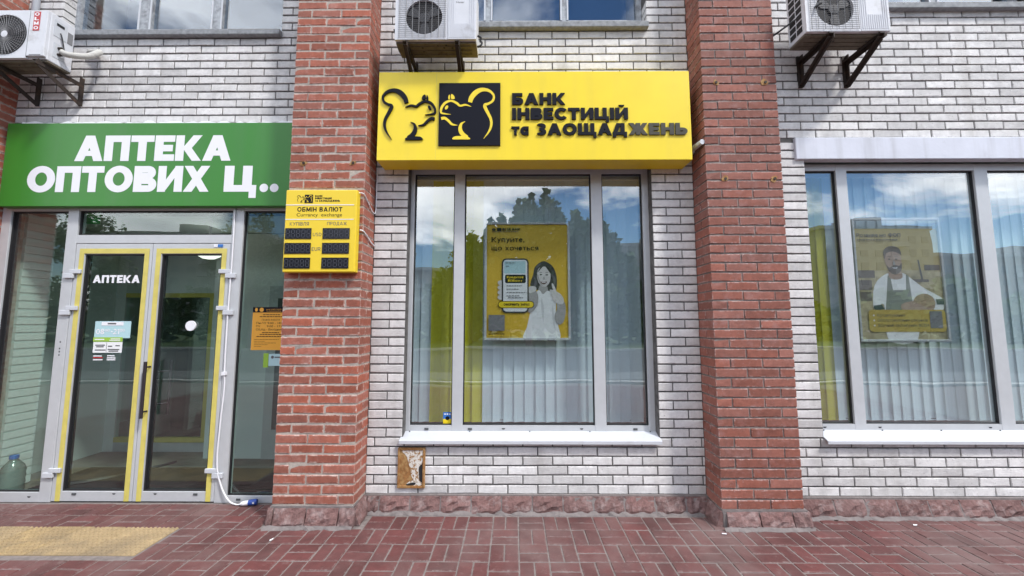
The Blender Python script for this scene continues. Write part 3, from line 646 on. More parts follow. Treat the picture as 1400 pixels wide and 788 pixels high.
# ------------------------------------------------------------------ shop windows
def pane(name, x0, x1, z0, z1, y, m, parent, tilt=0, tip=0):
    o = MB().box(-(x1 - x0) / 2, (x1 - x0) / 2, -.003, .003, -(z1 - z0) / 2, (z1 - z0) / 2).build(name, m, parent)
    o.location = ((x0 + x1) / 2, y, (z0 + z1) / 2); o.rotation_euler = (tip, 0, tilt); return o
def gasket(x0, x1, z0, z1, y, parent, wd=.009):
    MB().box(x0, x0 + wd, y, y + .02, z0, z1).box(x1 - wd, x1, y, y + .02, z0, z1).box(x0 + wd, x1 - wd, y, y + .02, z0, z0 + wd).box(x0 + wd, x1 - wd, y, y + .02, z1 - wd, z1).build('gasket', 'gasket', parent)
def slot(x, z, y, parent, wide=True):       # drain slot cap on the bottom rail
    if wide: o = MB().box(x - .018, x + .018, y - .006, y, z - .008, z + .008).build('drain_cap', 'dark_grey', parent)
    else: o = MB().prism(ccw([(x - .016, z + .006), (x + .016, z + .006), (x + .008, z - .004), (x - .008, z - .004)]), y - .002, y + .001).build('drain_slot', 'gasket', parent)
def shop_window(label, xs, zb, zt, yf, sill, y_wall):
    """xs: outer-left, then (pane0, pane1) pairs, outer-right"""
    wv = thing('shop_window', label, 'window', kind='thing'); a, prs, b = xs
    fb, ft = zb - .05, zt + .06; posts = []
    edges = [a] + [e for p in prs for e in p] + [b]
    for k in range(0, len(edges), 2):
        o = MB().box(edges[k], edges[k + 1], yf, yf + .07, fb, ft).build('mullion' if 0 < k < len(edges) - 2 else 'jamb', 'aluminium', wv); bevel(o, .003)
    for p0, p1 in prs:
        MB().box(p0, p1, yf + .002, yf + .07, fb, zb).build('bottom_rail', 'aluminium', wv); MB().box(p0, p1, yf + .002, yf + .07, zt, ft).build('top_rail', 'aluminium', wv)
        gasket(p0, p1, zb, zt, yf + .018, wv)
        pane('pane', p0 + .004, p1 - .004, zb + .004, zt - .004, yf + .035, 'glass', wv, R(random.uniform(-.22, .22)), R(random.uniform(-.15, .15)))
    s0, s1, zs, lip = sill; m = MB()
    prof = [(yf + .004, fb + .002), (y_wall - .042, zs + .002), (y_wall - .045, zs), (y_wall - .045, zs - lip), (y_wall - .035, zs - lip), (y_wall - .035, zs - .006), (yf + .004, fb - .008)]
    n = len(prof); m.v = [(s0, y, z) for y, z in prof] + [(s1, y, z) for y, z in prof]
    m.f = [tuple(range(n)), tuple(range(2 * n - 1, n - 1, -1))] + [(i, n + i, n + (i + 1) % n, (i + 1) % n) for i in range(n)]
    m.build('sill', 'white_sill', wv, fix=True)
    for x in [s0 + .06 + k * (min(s1, 4.8) - s0 - .12) / 4 for k in range(5)]: MB().tube([(x, yf - .006, fb - .004 + .004), (x, yf - .012, fb + .004)], .005, 8).build('sill_screw', 'dark_grey', wv)
    return wv
W1 = shop_window('silver framed bank window with a yellow poster of a smiling woman behind it', (-.993, [(-.943, -.565), (-.468, .722), (.825, 1.203)], 1.262), .686, 3.014, .085, (-.998, 1.268, .588, .026), 0)
for x, wd in ((-.79, True), (-.40, True), (.60, False), (1.08, True), (-.1, False)): slot(x, .656, .087, W1, wd)
W2 = shop_window('silver framed window with a faded, reflection-paled poster of a bearded baker behind it', (2.60, [(2.640, 2.985), (3.085, 4.262), (4.384, 5.45)], 5.52), .718, 3.012, YR + .085, (2.64, 5.6, .610, .024), YR)
for x in (2.72, 3.20, 4.16): slot(x, .69, YR + .087, W2, False)

# vertical blinds behind them
def blinds(label, x0, x1, y, zb, zt, greens, dark=()):
    v = thing('vertical_blind', label, 'blind'); MB().box(x0, x1, y - .03, y + .03, zt, zt + .05).build('head_rail', 'white_paint', v)
    sm = {}
    for kk in ('slat_grey', 'slat_green'):
        m = MB(); hw = .062; n = 4
        for i in range(n + 1):
            u = -1 + 2 * i / n; m.v += [(hw * u, .008 * (1 - u * u) - .0, zb), (hw * u, .008 * (1 - u * u), zt)]
        for i in range(n): m.f.append((2 * i, 2 * i + 2, 2 * i + 3, 2 * i + 1))
        b = len(m.v); m.v += [(x, yy + .0012, z) for x, yy, z in m.v]
        m.f += [tuple(b + q for q in f[::-1]) for f in list(m.f)]
        sm[kk] = m.mesh('slat', kk)
    k = 0; x = x0 + .05
    while x < x1 - .03:
        gk = 'slat_green' if any(a < x < b for a, b in greens) else 'slat_grey'
        inst('slat', sm[gk], v, (x, y + random.uniform(-.004, .004), 0), rot=(0, 0, R(6 + random.uniform(-3, 3)))); x += .1 + random.uniform(-.004, .004); k += 1
    MB().box(x0 + .03, x1 - .03, y + .012, y + .016, zb + .014, zb + .020).build('chain', 'dark_grey', v)
    return v
blinds('grey vertical blinds with a yellow green group behind the bank window', -1.0, 1.27, .29, .665, 3.02, [(-.80, -.34)])
blinds('grey vertical blinds with yellow green slats behind the baker poster', 2.62, 5.5, YR + .29, .70, 3.02, [(2.6, 3.02)])
# inner sills and dark rooms
struct(MB().box(-1.0, 1.27, .16, .42, .58, .62).build('inner_sill_board', 'white_paint')); struct(MB().box(2.62, 6.0, YR + .16, .42, .61, .65).build('inner_sill_board', 'white_paint'))

# ------------------------------------------------------------------ upper windows
def upper(label, x0, x1, mull, yf, z0, y_wall, sx0, sx1, zs, sky_backing):
    v = thing('upper_window', label, 'window', kind='thing'); z1 = 5.95
    ed = [x0, x0 + .05] + [e for c, wd in mull for e in (c - wd / 2, c + wd / 2)] + [x1 - .05, x1]
    for k in range(0, len(ed), 2):
        inner = 0 < k < len(ed) - 2
        o = MB().box(ed[k], ed[k + 1], yf, yf + .07, z0 - .04, z1 + .05).build('mullion' if inner else 'jamb', 'old_frame', v)
        if inner: MB().box(ed[k] - .002, ed[k] + .014, yf - .008, yf - .001, z0 - .005, z1).build('frame_edge', 'white_sill', v); MB().box(ed[k + 1] - .014, ed[k + 1] + .002, yf - .008, yf - .001, z0 - .005, z1).build('frame_edge', 'white_sill', v)
    for k in range(1, len(ed) - 1, 2):
        MB().box(ed[k], ed[k + 1], yf + .003, yf + .068, z0 - .04, z0).build('bottom_rail', 'old_frame', v)
        pane('pane', ed[k] + .002, ed[k + 1] - .002, z0 + .002, z1, yf + .035, 'upper_glass', v, R(random.uniform(-.3, .3)), R(random.uniform(-.3, .3)))
    m = MB().box(sx0, sx1, y_wall - .05, yf + .01, zs - .058, zs).build('sill', 'old_sill', v); bevel(m, .006)
    MB().box(x0, x1, yf + .5, yf + .52, z0 - .2, z1).build('sky_backing', sky_backing, v)  # sheet added behind the panes, coloured like the sky they mirror
    return v
mat('sky_tone_blue', (.055, .07, .12), .9); mat('sky_tone_mid', (.12, .16, .24), .9); mat('sky_tone_pale', (.45, .5, .52), .9)  # reflected sky tones painted onto the backing sheets
upper('dark blue upper window above the pharmacy sign', -4.56, -2.35, [(-3.83, .13), (-3.08, .11)], .24, 4.605, YL, -4.56, -2.32, 4.500, 'sky_tone_blue')
upper('blue upper window above the yellow bank sign', -.94, 1.265, [(-.26, .08), (.497, .075)], .115, 4.60, 0, -.90, 1.275, 4.455, 'sky_tone_mid')
upper('pale upper window beside the air conditioner over the baker poster window', 2.68, 4.90, [(3.2, .09), (4.085, .09)], .055, 4.585, YR, 2.66, 4.92, 4.578, 'sky_tone_pale')

# ------------------------------------------------------------------ pharmacy entrance
en = thing('pharmacy_entrance', 'glazed pharmacy entrance with double doors edged in yellow tape', 'entrance', kind='thing')
def al(name, *b, p=None, m='aluminium', bev=.003):
    o = MB().box(*b).build(name, m, p or en); bevel(o, bev) if bev else None; return o
al('jamb', -4.908, -4.823, YG, YG + .07, 0, 2.70)
al('post', -4.272, -4.170, YG, YG + .07, 0, 2.70); al('post', -2.690, -2.580, YG, YG + .07, 0, 2.70)
al('transom_bar', -4.170, -2.690, YG + .002, YG + .07, 2.356, 2.436); al('head_rail', -4.823, -4.272, YG + .002, YG + .07, 2.67, 2.70); al('head_rail', -4.170, -2.690, YG + .002, YG + .07, 2.675, 2.70); al('head_rail', -2.58, -1.92, YG + .002, YG + .07, 2.67, 2.70)
al('bottom_rail', -4.823, -4.272, YG + .002, YG + .07, 0, .085); al('bottom_rail', -2.580, -1.92, YG + .002, YG + .07, 0, .060)
for x0, x1, z0, z1 in ((-4.823, -4.272, .085, 2.67), (-4.17, -2.69, 2.436, 2.675), (-2.58, -1.93, .06, 2.67)):
    gasket(x0, x1, z0, z1, YG + .016, en, .011); pane('pane', x0 + .004, x1 - .004, z0 + .004, z1 - .004, YG + .035, 'door_glass', en, R(random.uniform(-.2, .2)), R(random.uniform(-.15, .15)))
MB().box(-4.823, -4.790, YG + .03, YG + .055, .085, 2.67).build('dark_edge', 'gasket', en)
slot(-4.36, .045, YG + .002, en, False); slot(-2.47, .03, YG + .002, en, True)
def leaf(x0, x1, lab, inner):
    d = bpy.data.objects.new('door', None); C.objects.link(d); d.parent = en; d['label'] = lab; zt = 2.352; y = YG + .004
    g0, g1 = (-4.078, -3.508) if inner == 'r' else (-3.345, -2.772)
    al('stile', x0, g0, y, y + .06, .008, zt, p=d); al('stile', g1, x1, y, y + .06, .008, zt, p=d); al('rail', g0, g1, y + .001, y + .06, 2.253, zt, p=d); al('rail', g0, g1, y + .001, y + .06, .008, .094, p=d)
    t = .048; yt = y - .0035
    MB().box(g0 - t, g0 - .004, yt, y - .001, .01, 2.305).build('yellow_tape', 'tape_yellow', d); MB().box(g1 + .004, g1 + t, yt, y - .001, .01, 2.305).build('yellow_tape', 'tape_yellow', d); MB().box(g0 - .004, g1 + .004, yt, y - .001, 2.258, 2.305).build('yellow_tape', 'tape_yellow', d)
    gasket(g0, g1, .094, 2.253, y + .012, d, .012); MB().box(g0, g0 + .022, y + .025, y + .05, .094, 2.253).build('dark_edge', 'gasket', d)
    pane('pane', g0 + .004, g1 - .004, .098, 2.249, y + .03, 'door_glass', d, R(random.uniform(-.2, .2)), R(random.uniform(-.15, .15)))
    for q in (g0 + .12, g1 - .09): slot(q, .072, y + .001, d, q < g0 + .2 if inner == 'r' else q > g0 + .2)
    return d
dl = leaf(-4.165, -3.436, 'door leaf lettered with the pharmacy name and opening hours', 'r'); dr = leaf(-3.430, -2.695, 'door leaf with a round white sticker', 'l')
m = MB().box(-3.4365, -3.4295, YG + .02, YG + .05, .01, 2.35).build('seam', 'gasket', en)
for d, xs, sg in ((dl, -4.168, -1), (dr, -2.692, 1)):
    for z in (2.065, 1.72, .26):
        A = sorted((xs - sg * .085, xs + sg * .02)); B = sorted((xs - sg * .02, xs + sg * .075))
        bevel(MB().box(A[0], A[1], YG - .02, YG - .001, z, z + .040).box(B[0], B[1], YG - .0205, YG - .0008, z - .044, z + .001).build('hinge', 'white_sill', d), .004)
hd = MB(); x = -3.36; hd.tube([(x, YG - .05, .745), (x, YG - .05, 1.25)], .013, 10)
hd.tube([(x, YG + .0, .80), (x, YG - .05, .80)], .008, 8); hd.tube([(x, YG + .0, 1.20), (x, YG - .05, 1.20)], .008, 8); hd.build('handle', 'dark_handle', dl, smooth=False)
hd = MB(); x = -3.27; hd.tube([(x, YG + .115, .745), (x, YG + .115, 1.25)], .011, 10)
for z in (.85, 1.15): hd.tube([(x - .075, YG + .06, z), (x, YG + .115, z)], .007, 8)
hd.build('inner_handle', 'dark_handle', dr)
for k, z in enumerate((1.42, 1.36, 1.33, 1.30)): MB().box(-4.226, -4.216, YG - .0015, YG + .001, z, z + .012).build('lock_hole', 'gasket', en)
# lettering and stickers on the door glass
yg = YG + .0285
text('door_lettering', 'АПТЕКА', -4.005, -3.556, 1.980, .074, yg, 'white_vinyl', dl, t=.27, sp=.08)
st = thing('hours_sticker', 'pale blue and green opening hours sticker on the lettered door glass', 'sticker')
MB().box(-3.940, -3.602, yg - .001, yg + .001, 1.46, 1.618).build('sheet', 'sticker_cyan', st); MB().box(-3.878, -3.672, yg - .003, yg - .0012, 1.578, 1.612).build('header', 'white_vinyl', st)
MB().box(-3.82, -3.74, yg - .0034, yg - .0031, 1.588, 1.602).build('print_line', 'ink_grey', st)
text('hours_print', '08', -3.925, -3.846, 1.497, .048, yg - .0022, 'white_vinyl', st, t=.2); text('hours_print', '-21', -3.785, -3.705, 1.497, .048, yg - .0022, 'white_vinyl', st, t=.2)
text('minutes_print', '00', -3.842, -3.797, 1.520, .026, yg - .0022, 'white_vinyl', st, t=.2); text('minutes_print', '00', -3.700, -3.655, 1.520, .026, yg - .0022, 'white_vinyl', st, t=.2)
MB().box(-3.945, -3.668, yg - .0022, yg - .0012, 1.428, 1.468).build('green_band', 'sticker_green', st); MB().box(-3.93, -3.84, yg - .003, yg - .0023, 1.443, 1.453).box(-3.78, -3.69, yg - .003, yg - .0023, 1.449, 1.456).box(-3.79, -3.69, yg - .003, yg - .0023, 1.436, 1.443).build('print_line', 'white_vinyl', st)
MB().box(-3.940, -3.668, yg - .001, yg + .001, 1.325, 1.424).build('notice_sheet', 'paper_white', st)
for k, (a, b, z) in enumerate(((-3.92, -3.83, 1.39), (-3.91, -3.84, 1.375), (-3.92, -3.82, 1.345), (-3.80, -3.76, 1.38), (-3.73, -3.69, 1.385), (-3.80, -3.69, 1.35), (-3.79, -3.70, 1.335))): MB().box(a, b, yg - .002, yg - .0012, z, z + .01).build('print_line', 'ink_grey', st)
MB().box(-3.815, -3.812, yg - .002, yg - .0012, 1.33, 1.42).build('divider', 'ink_grey', st)
for a, b, z, mm in ((-3.93, -3.85, 1.29, 'white_vinyl'), (-3.93, -3.84, 1.275, 'label_red'), (-3.93, -3.84, 1.255, 'white_vinyl'), (-3.80, -3.73, 1.292, 'white_vinyl'), (-3.80, -3.72, 1.272, 'white_vinyl'), (-3.80, -3.72, 1.255, 'white_vinyl')): MB().box(a, b, yg - .002, yg, z, z + .010).build('print_line', mm, st)
m = MB().prism(ellipse(-3.03, 1.575, .047, .047, 24), yg - .014, yg); m.build('round_sticker', 'white_vinyl', dr)
o = MB().box(-2.85, -2.815, YG - .0005, YG + .003, 2.318, 2.345).build('small_label', 'white_vinyl', dr); MB().box(-2.812, -2.765, YG - .0005, YG + .003, 2.318, 2.345).build('small_label', 'sticker_blue', dr)
# orange notice and little sticker on the side light
no = thing('paper_notice', 'orange paper notice with opening hours taped to the side pane', 'notice'); yn = YG + .0285
MB().box(-2.458, -2.120, yn - .002, yn, 1.350, 1.748).build('sheet', 'paper_orange', no); MB().box(-2.458, -2.120, yn - .0035, yn - .0021, 1.700, 1.750).build('header', 'sign_ink', no)
tiny('header_print', 'БАНК ІНВЕСТИЦІЙ', -2.33, 1.722, -2.19, yn - .004, 'paper_orange', no, .010); tiny('header_print', 'ТА ЗАОЩАДЖЕНЬ', -2.33, 1.706, -2.19, yn - .004, 'paper_orange', no, .010)
MB().flat(ellipse(-2.375, 1.725, .02, .02), yn - .004).flat(ellipse(-2.425, 1.725, .013, .018), yn - .004).build('emblem', 'paper_orange', no)
for t_, a, b, z, h_ in (('ГРАФІК РОБОТИ', -2.37, -2.2, 1.622, .016), ('Пн-Чт 9:00 - 18:00', -2.42, -2.15, 1.592, .018), ('Пт      9:00 - 17:00', -2.42, -2.15, 1.562, .018), ('Сб,Нд - Вихідний', -2.42, -2.17, 1.532, .018)):
    tiny('notice_print', t_, a, z, b, yn - .0024, 'sign_ink', no, h_)
def rule_line(a, b, z, h_, y, m_, p):         # print too small to read: broken dashes of word length
    mb = MB(); x = a
    while x < b - .004:
        e = min(b, x + random.uniform(.012, .03)); mb.box(x, e, y - .0005, y, z, z + h_); x = e + .005
    return mb.build('fine_print', m_, p)
for a, b, z, h_ in ((-2.36, -2.20, 1.675, .007), (-2.39, -2.17, 1.657, .007), (-2.36, -2.2, 1.508, .007), (-2.38, -2.18, 1.491, .007), (-2.41, -2.16, 1.472, .007), (-2.43, -2.2, 1.446, .003), (-2.43, -2.33, 1.43, .003), (-2.43, -2.22, 1.414, .003), (-2.43, -2.3, 1.398, .003), (-2.43, -2.36, 1.382, .003)): rule_line(a, b, z, h_, yn - .0022, 'sign_ink', no)
ds = thing('door_sticker', 'small pale sticker with a yellow strip below the orange notice', 'sticker')
MB().box(-2.285, -2.11, yn - .002, yn, 1.205, 1.315).build('sheet', 'sticker_cyan', ds); MB().box(-2.335, -2.288, yn - .002, yn, 1.19, 1.32).build('yellow_strip', 'sticker_green', ds); MB().flat(ellipse(-2.25, 1.285, .014, .014), yn - .003).box(-2.23, -2.13, yn - .003, yn - .0022, 1.278, 1.29).build('print', 'ink_grey', ds)
# vestibule behind the glass
struct(MB().box(-6.39, -1.76, .20, 3.28, -.008, -.002).build('vestibule_floor', 'floor_tile'))
vm = thing('door_mat', 'dark ribbed mat just inside the pharmacy doors', 'mat'); m = MB().box(-4.7, -1.95, .22, .95, -.0015, .006)
for k in range(23): m.box(-4.7, -1.95, .235 + k * .03, .245 + k * .03, .006, .010)
m.build('mat_body', 'mat_rib', vm)
vw = struct(MB().box(-4.96, -4.905, .31, .56, 0, 2.71).build('reveal_wall', 'white_paint')); 
KW = [brick_mesh(k, .003).mesh('brick', 'white_paint') for k in range(2)]
for r_ in range(34): inst('brick', KW[r_ % 2], vw, (-4.893, .432, .012 + r_ * .0789), (1, .1, 1), (0, 0, R(90)))
struct(MB().box(-5.25, -5.15, .565, 1.5, 0, 2.71).build('vestibule_side', 'room_wall'))
ip = thing('inner_partition', 'inner glazed door with a yellow frame at the back of the vestibule', 'door', kind='thing'); yi = 1.48
for nm, bx, mm in (('post', (-5.15, -5.02, yi, yi + .06, 0, 2.71), 'white_paint'), ('bottom_rail', (-5.02, -3.86, yi, yi + .05, 0, .115), 'aluminium'), ('yellow_frame', (-5.02, -3.86, yi - .004, yi + .04, .115, .175), 'tape_yellow'), ('yellow_frame', (-3.925, -3.86, yi - .004, yi + .04, .175, 1.93), 'tape_yellow'), ('yellow_frame', (-5.02, -3.86, yi - .004, yi + .04, 1.93, 1.985), 'tape_yellow'), ('over_panel', (-5.02, -3.86, yi, yi + .04, 1.985, 2.71), 'room_wall'), ('wall_panel', (-3.86, -3.70, yi, yi + .05, 0, 2.71), 'white_paint')):
    MB().box(*bx).build(nm, mm, ip)
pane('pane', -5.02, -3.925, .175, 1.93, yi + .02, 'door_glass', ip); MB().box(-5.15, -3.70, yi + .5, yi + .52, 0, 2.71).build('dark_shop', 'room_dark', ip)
struct(MB().box(-3.70, -3.64, 1.25, 1.55, 0, 2.71).build('niche_wall', 'white_paint')); struct(MB().box(-3.64, -1.76, 1.25, 1.32, 0, 2.71).build('niche_back', 'white_paint'))
wd_ = thing('vestibule_door', 'pale side door inside the vestibule with a dark glazed strip', 'door', kind='thing'); MB().box(-2.98, -2.62, 1.20, 1.245, .01, 2.05).build('door_panel', 'aluminium', wd_); MB().box(-2.87, -2.73, 1.192, 1.199, .35, 1.9).build('glazing', 'dark_grey', wd_)
ml = thing('dome_lamp', 'lit round dome lamp hanging in the vestibule behind the doors', 'lamp'); MB().lathe([(.0, -.07), (.06, -.06), (.11, -.03), (.13, 0)], 20, (-3.52, .90), 2.40).build('shade', 'lamp_glow', ml, smooth=True)
MB().tube([(-3.52, .90, 2.395), (-3.52, .90, 2.719)], .012, 8).build('stem', 'white_vinyl', ml)
wb = thing('water_bottle', 'large clear water bottle standing inside the pharmacy window', 'bottle')
m = MB().lathe([(0, .004), (.082, .004), (.086, .02), (.081, .05), (.086, .08), (.081, .11), (.086, .14), (.081, .17), (.086, .2), (.07, .245), (.04, .285), (.028, .30), (.028, .33), (0, .33)], 20, (-4.79, .325)); m.build('bottle_body', 'water_pet', wb, smooth=True)
MB().lathe([(.032, .31), (.032, .34), (0, .342)], 14, (-4.79, .325)).build('cap', 'sticker_blue', wb)
for k, lab in enumerate(('upper black cable lying on the vestibule floor', 'lower black cable lying on the vestibule floor')):
    tag(MB().tube([(-4.62 + .03 * k, .33 + .04 * k, .012), (-4.3, .50 + .05 * k, .02), (-4.1, .7 + .05 * k, .012), (-3.9, 1.1 + .02 * k, .012)], .011, 6).build('floor_cable', 'black_wire'), lab, 'cable')
lg = thing('led_sign', 'green LED panel hanging behind the glass above the doors', 'sign'); MB().box(-4.25, -4.09, .215, .24, 2.575, 2.70).build('panel', 'led_green', lg)
m = MB()
for i in range(7):
    for j in range(5): m.flat(ellipse(-4.238 + i * .022, 2.588 + j * .022, .005, .005, 6), .2135)
m.build('diodes', 'gasket', lg)
# white cable down the post, plug on the paving
ca = thing('power_cable', 'white cable running down the door post to a blue plug on the paving', 'cable')
pts = [(-2.665, YG - .008, 2.69), (-2.662, YG - .008, 2.2), (-2.668, YG - .008, 1.7), (-2.664, YG - .01, 1.22), (-2.655, YG - .009, 1.0), (-2.668, YG - .012, .7), (-2.672, YG - .015, .35), (-2.62, YG - .02, .16), (-2.53, YG - .04, .04), (-2.45, .065, .012), (-2.40, .056, .02)]
MB().tube(catmull(pts, 5, False), .0065, 8).build('cord', 'white_vinyl', ca, smooth=True)
MB().box(-2.682, -2.645, YG - .022, YG - .001, 1.125, 1.155).build('clip', 'white_vinyl', ca)
pa, pb, pc_ = Vector((-2.40, .056, .022)), Vector((-2.342, .068, .026)), Vector((-2.275, .083, .028))
MB().tube([pa, pa.lerp(pb, .3), pb], .02, 14, radii=[.013, .019, .021]).build('plug_collar', 'white_vinyl', ca); bevel(MB().tube([pb, pb.lerp(pc_, .9), pc_], .024, 14, radii=[.023, .025, .022]).build('plug_body', 'plug_blue', ca), .002)
MB().box(-2.300, -2.285, .052, .060, .022, .036).build('plug_mark', 'white_vinyl', ca)

# ------------------------------------------------------------------ squirrel emblem (x right 0..1, y down, in the sign drawing's own units)
TAIL = [(252, 252, 30), (240, 215, 36), (205, 176, 36), (160, 158, 28), (110, 168, 20), (78, 202, 16), (84, 240, 17), (115, 262, 17), (142, 272, 22), (138, 296, 24), (118, 335, 22), (99, 375, 20), (95, 420, 18), (112, 468, 13), (150, 520, 2)]
BACKL = [(243, 284, 2), (285, 271, 13), (325, 277, 15), (350, 258, 17), (390, 241, 15), (432, 254, 18), (460, 290, 18), (464, 326, 14), (438, 336, 10), (392, 341, 2)]
ARM = [(343, 421, 3), (382, 414, 15), (410, 387, 18), (436, 369, 20), (462, 372, 22)]
LEG = [(286, 394, 2), (314, 412, 17), (322, 448, 27), (306, 484, 31), (268, 510, 22)]
def emblem(fx, fz, y, depth, m, parent, mirror=False, name='emblem'):
    mb = MB(); ax = 487.0; k = [0]
    def T(p): return (fx((2 * ax - p[0]) if mirror else p[0]), fz(p[1]))
    def out(poly):
        q = ccw([T(p) for p in poly]); k[0] += 1; yy = y - depth - .0001 * k[0]
        mb.prism(q, yy, y)
    def rib(pts):
        l_, r_ = ribbon([(a, b, c) for a, b, c in pts])
        for i in range(len(l_) - 1): out([l_[i], l_[i + 1], r_[i + 1], r_[i]]); k[0] -= 1
        k[0] += 1
    for s_ in (TAIL, BACKL, ARM, LEG): rib(s_)
    out(catmull([(250, 524), (262, 508), (300, 501), (355, 502), (374, 512), (374, 524), (312, 525)], 4))
    out(catmull([(366, 226), (370, 204), (388, 191), (394, 205), (390, 226)], 4)); out(catmull([(400, 226), (402, 196), (411, 205), (412, 228)], 4)); out(ellipse(424, 290, 10, 17, 16, -.5))
    return mb.build(name, m, parent)

# ------------------------------------------------------------------ bank sign
YS = -.215
bs = thing('bank_sign', 'yellow lightbox sign of the bank with squirrel emblem and dark letters', 'sign')
o = MB().box(-1.208, 1.552, YS, -.002, 3.018, 3.835).build('box', 'sign_yellow', bs); bevel(o, .004)
MB().box(-.694, -.692, YS - .0006, YS + .001, 3.03, 3.83).build('panel_seam', 'tape_yellow', bs)
fx = lambda x: -.666 + (x - 493) * .542 / 452
fz = lambda y: 3.721 - (y - 107) * .575 / 461
sq = MB().box(-.666, -.124, YS - .014, YS - .0008, 3.146, 3.721).build('emblem_plate', 'sign_ink', bs)
emblem(fx, fz, YS - .001, .012, 'sign_ink', bs); emblem(fx, fz, YS - .0142, .0015, 'sign_yellow', bs, True)
text('letter', 'БАНК', -.021, .447, 3.520, .106, YS - .001, 'sign_ink', bs, t=.285, sp=.085, depth=.012, split=True)
text('letter', 'ІНВЕСТИЦІЙ', -.021, .998, 3.382, .106, YS - .001, 'sign_ink', bs, t=.285, sp=.085, depth=.012, split=True)
text('letter', 'та', -.027, .125, 3.240, .106, YS - .001, 'sign_ink', bs, t=.27, sp=.06, depth=.012, split=True)
text('letter', 'ЗАОЩАД', .190, .985, 3.240, .106, YS - .001, 'sign_ink', bs, t=.285, sp=.085, depth=.012, split=True)
text('letter', 'ЖЕНЬ', 1.000, 1.513, 3.240, .106, YS - .001, 'worn_letter', bs, t=.285, sp=.085, depth=.012, split=True)

# ------------------------------------------------------------------ pharmacy sign
ps = thing('pharmacy_sign', 'green pharmacy sign with white letters over the double doors', 'sign'); yp = .05
o = MB().box(-4.866, -1.955, yp, YL - .002, 2.695, 3.512).build('box', 'green_sign', ps); bevel(o, .004)
m = MB(); n = 60
for i in range(n + 1):
    x = -4.75 + 2.7 * i / n; m.v += [(x, yp + .012, 3.511), (x, yp + .014, 3.516 + max(0, random.gauss(.012, .008))), (x, YL - .004, 3.522)]
for i in range(n):
    for k in range(2): m.f.append((3 * i + k, 3 * i + 3 + k, 3 * i + 4 + k, 3 * i + 1 + k))
m.build('foam_seal', 'white_vinyl', ps)
text('letter', 'АПТЕКА', -4.188, -2.692, 3.134, .252, yp - .0012, 'white_vinyl', ps, t=.29, sp=.035, split=True)
text('letter', 'ОПТОВИХ', -4.617, -2.880, 2.832, .252, yp - .0012, 'white_vinyl', ps, t=.29, sp=.035, split=True)
text('letter', 'Ц', -2.740, -2.432, 2.832, .252, yp - .0012, 'white_vinyl', ps, t=.29, split=True)
for x in (-2.36, -2.262): MB().flat(ellipse(x, 2.868, .041, .041, 20), yp - .0012).build('letter', 'white_vinyl', ps)

# ------------------------------------------------------------------ currency board
cb_ = thing('currency_board', 'yellow currency exchange board with six dark displays on the pillar', 'sign'); yb = -.325
bx0, bx1, bz0, bz1 = -1.918, -1.318, 2.018, 2.716
o = MB().box(bx0, bx1, yb, YP - .004, bz0, bz1).build('case', 'board_yellow', cb_); bevel(o, .008)
ux = lambda x: bx0 + (x - 65) / (612 - 65) * (bx1 - bx0 - .018)
uz = lambda y: bz1 - (y - 57) / (690 - 57) * (bz1 - bz0)
ye = yb - .0006
for y in (175, 287): MB().box(bx0 + .004, bx1 - .024, ye - .0012, yb + .001, uz(y + 3), uz(y - 3)).build('white_line', 'white_vinyl', cb_)
sx_, sz_ = (ux(280) - ux(215)) / 452, (uz(95) - uz(160)) / 461
f2 = lambda x: ux(215) + (x - 493) * sx_
f3 = lambda y: uz(95) - (y - 107) * sz_
MB().box(ux(215), ux(280), ye - .0015, yb + .001, uz(160), uz(95)).build('emblem_plate', 'sign_ink', cb_); emblem(f2, f3, ye, .0008, 'sign_ink', cb_); emblem(f2, f3, ye - .0016, .0004, 'board_yellow', cb_, True)
for t_, x0, x1, y in (('БАНК', 296, 356, 113), ('ІНВЕСТИЦІЙ', 296, 428, 131), ('та ЗАОЩАДЖЕНЬ', 296, 495, 150)): text('lettering', t_, ux(x0), ux(x1), uz(y), uz(y - 14) - uz(y), ye, 'sign_ink', cb_, t=.28)
text('lettering', 'ОБМІН ВАЛЮТ', ux(160), ux(515), uz(227), uz(192) - uz(227), ye, 'sign_ink', cb_, t=.22, sp=.16); tiny('lettering', 'Currancy  exchange', ux(157), uz(264), ux(515), ye, 'sign_ink', cb_, uz(238) - uz(264))
for t_, x0, x1, y0, y1 in (('КУПІВЛЯ', 107, 257, 308, 335), ('ПРОДАЖ', 400, 555, 306, 332), ('USD', 292, 360, 390, 416), ('EUR', 288, 357, 501, 528)): text('lettering', t_, ux(x0), ux(x1), uz(y1), uz(y0) - uz(y1), ye, 'ink_grey', cb_, t=.16, sp=.2)
mat('display', (.006, .006, .012), .25); mat('segment', (.06, .063, .08), .5)
for y0, y1 in ((355, 437), (468, 550), (580, 662)):
    for x0, x1 in ((76, 280), (370, 580)):
        dsp = MB().box(ux(x0), ux(x1), ye - .004, yb + .001, uz(y1), uz(y0)).build('display', 'display', cb_)
        m = MB(); n = 5; cw_ = (ux(x1) - ux(x0)) / n; hh = uz(y0) - uz(y1)
        for k in range(n):
            a = ux(x0) + cw_ * (k + .2); b = a + cw_ * .62; z0 = uz(y1) + hh * .16; z1 = uz(y0) - hh * .16; zm = (z0 + z1) / 2; tt = .0035; q = ye - .0045
            for zz_ in (z0, zm, z1): m.box(a + tt, b - tt, q, q + .0004, zz_ - tt / 2, zz_ + tt / 2)
            for xx_ in (a, b): m.box(xx_ - tt / 2, xx_ + tt / 2, q, q + .0004, z0 + tt, zm - tt); m.box(xx_ - tt / 2, xx_ + tt / 2, q, q + .0004, zm + tt, z1 - tt)
        m.build('segments', 'segment', dsp)
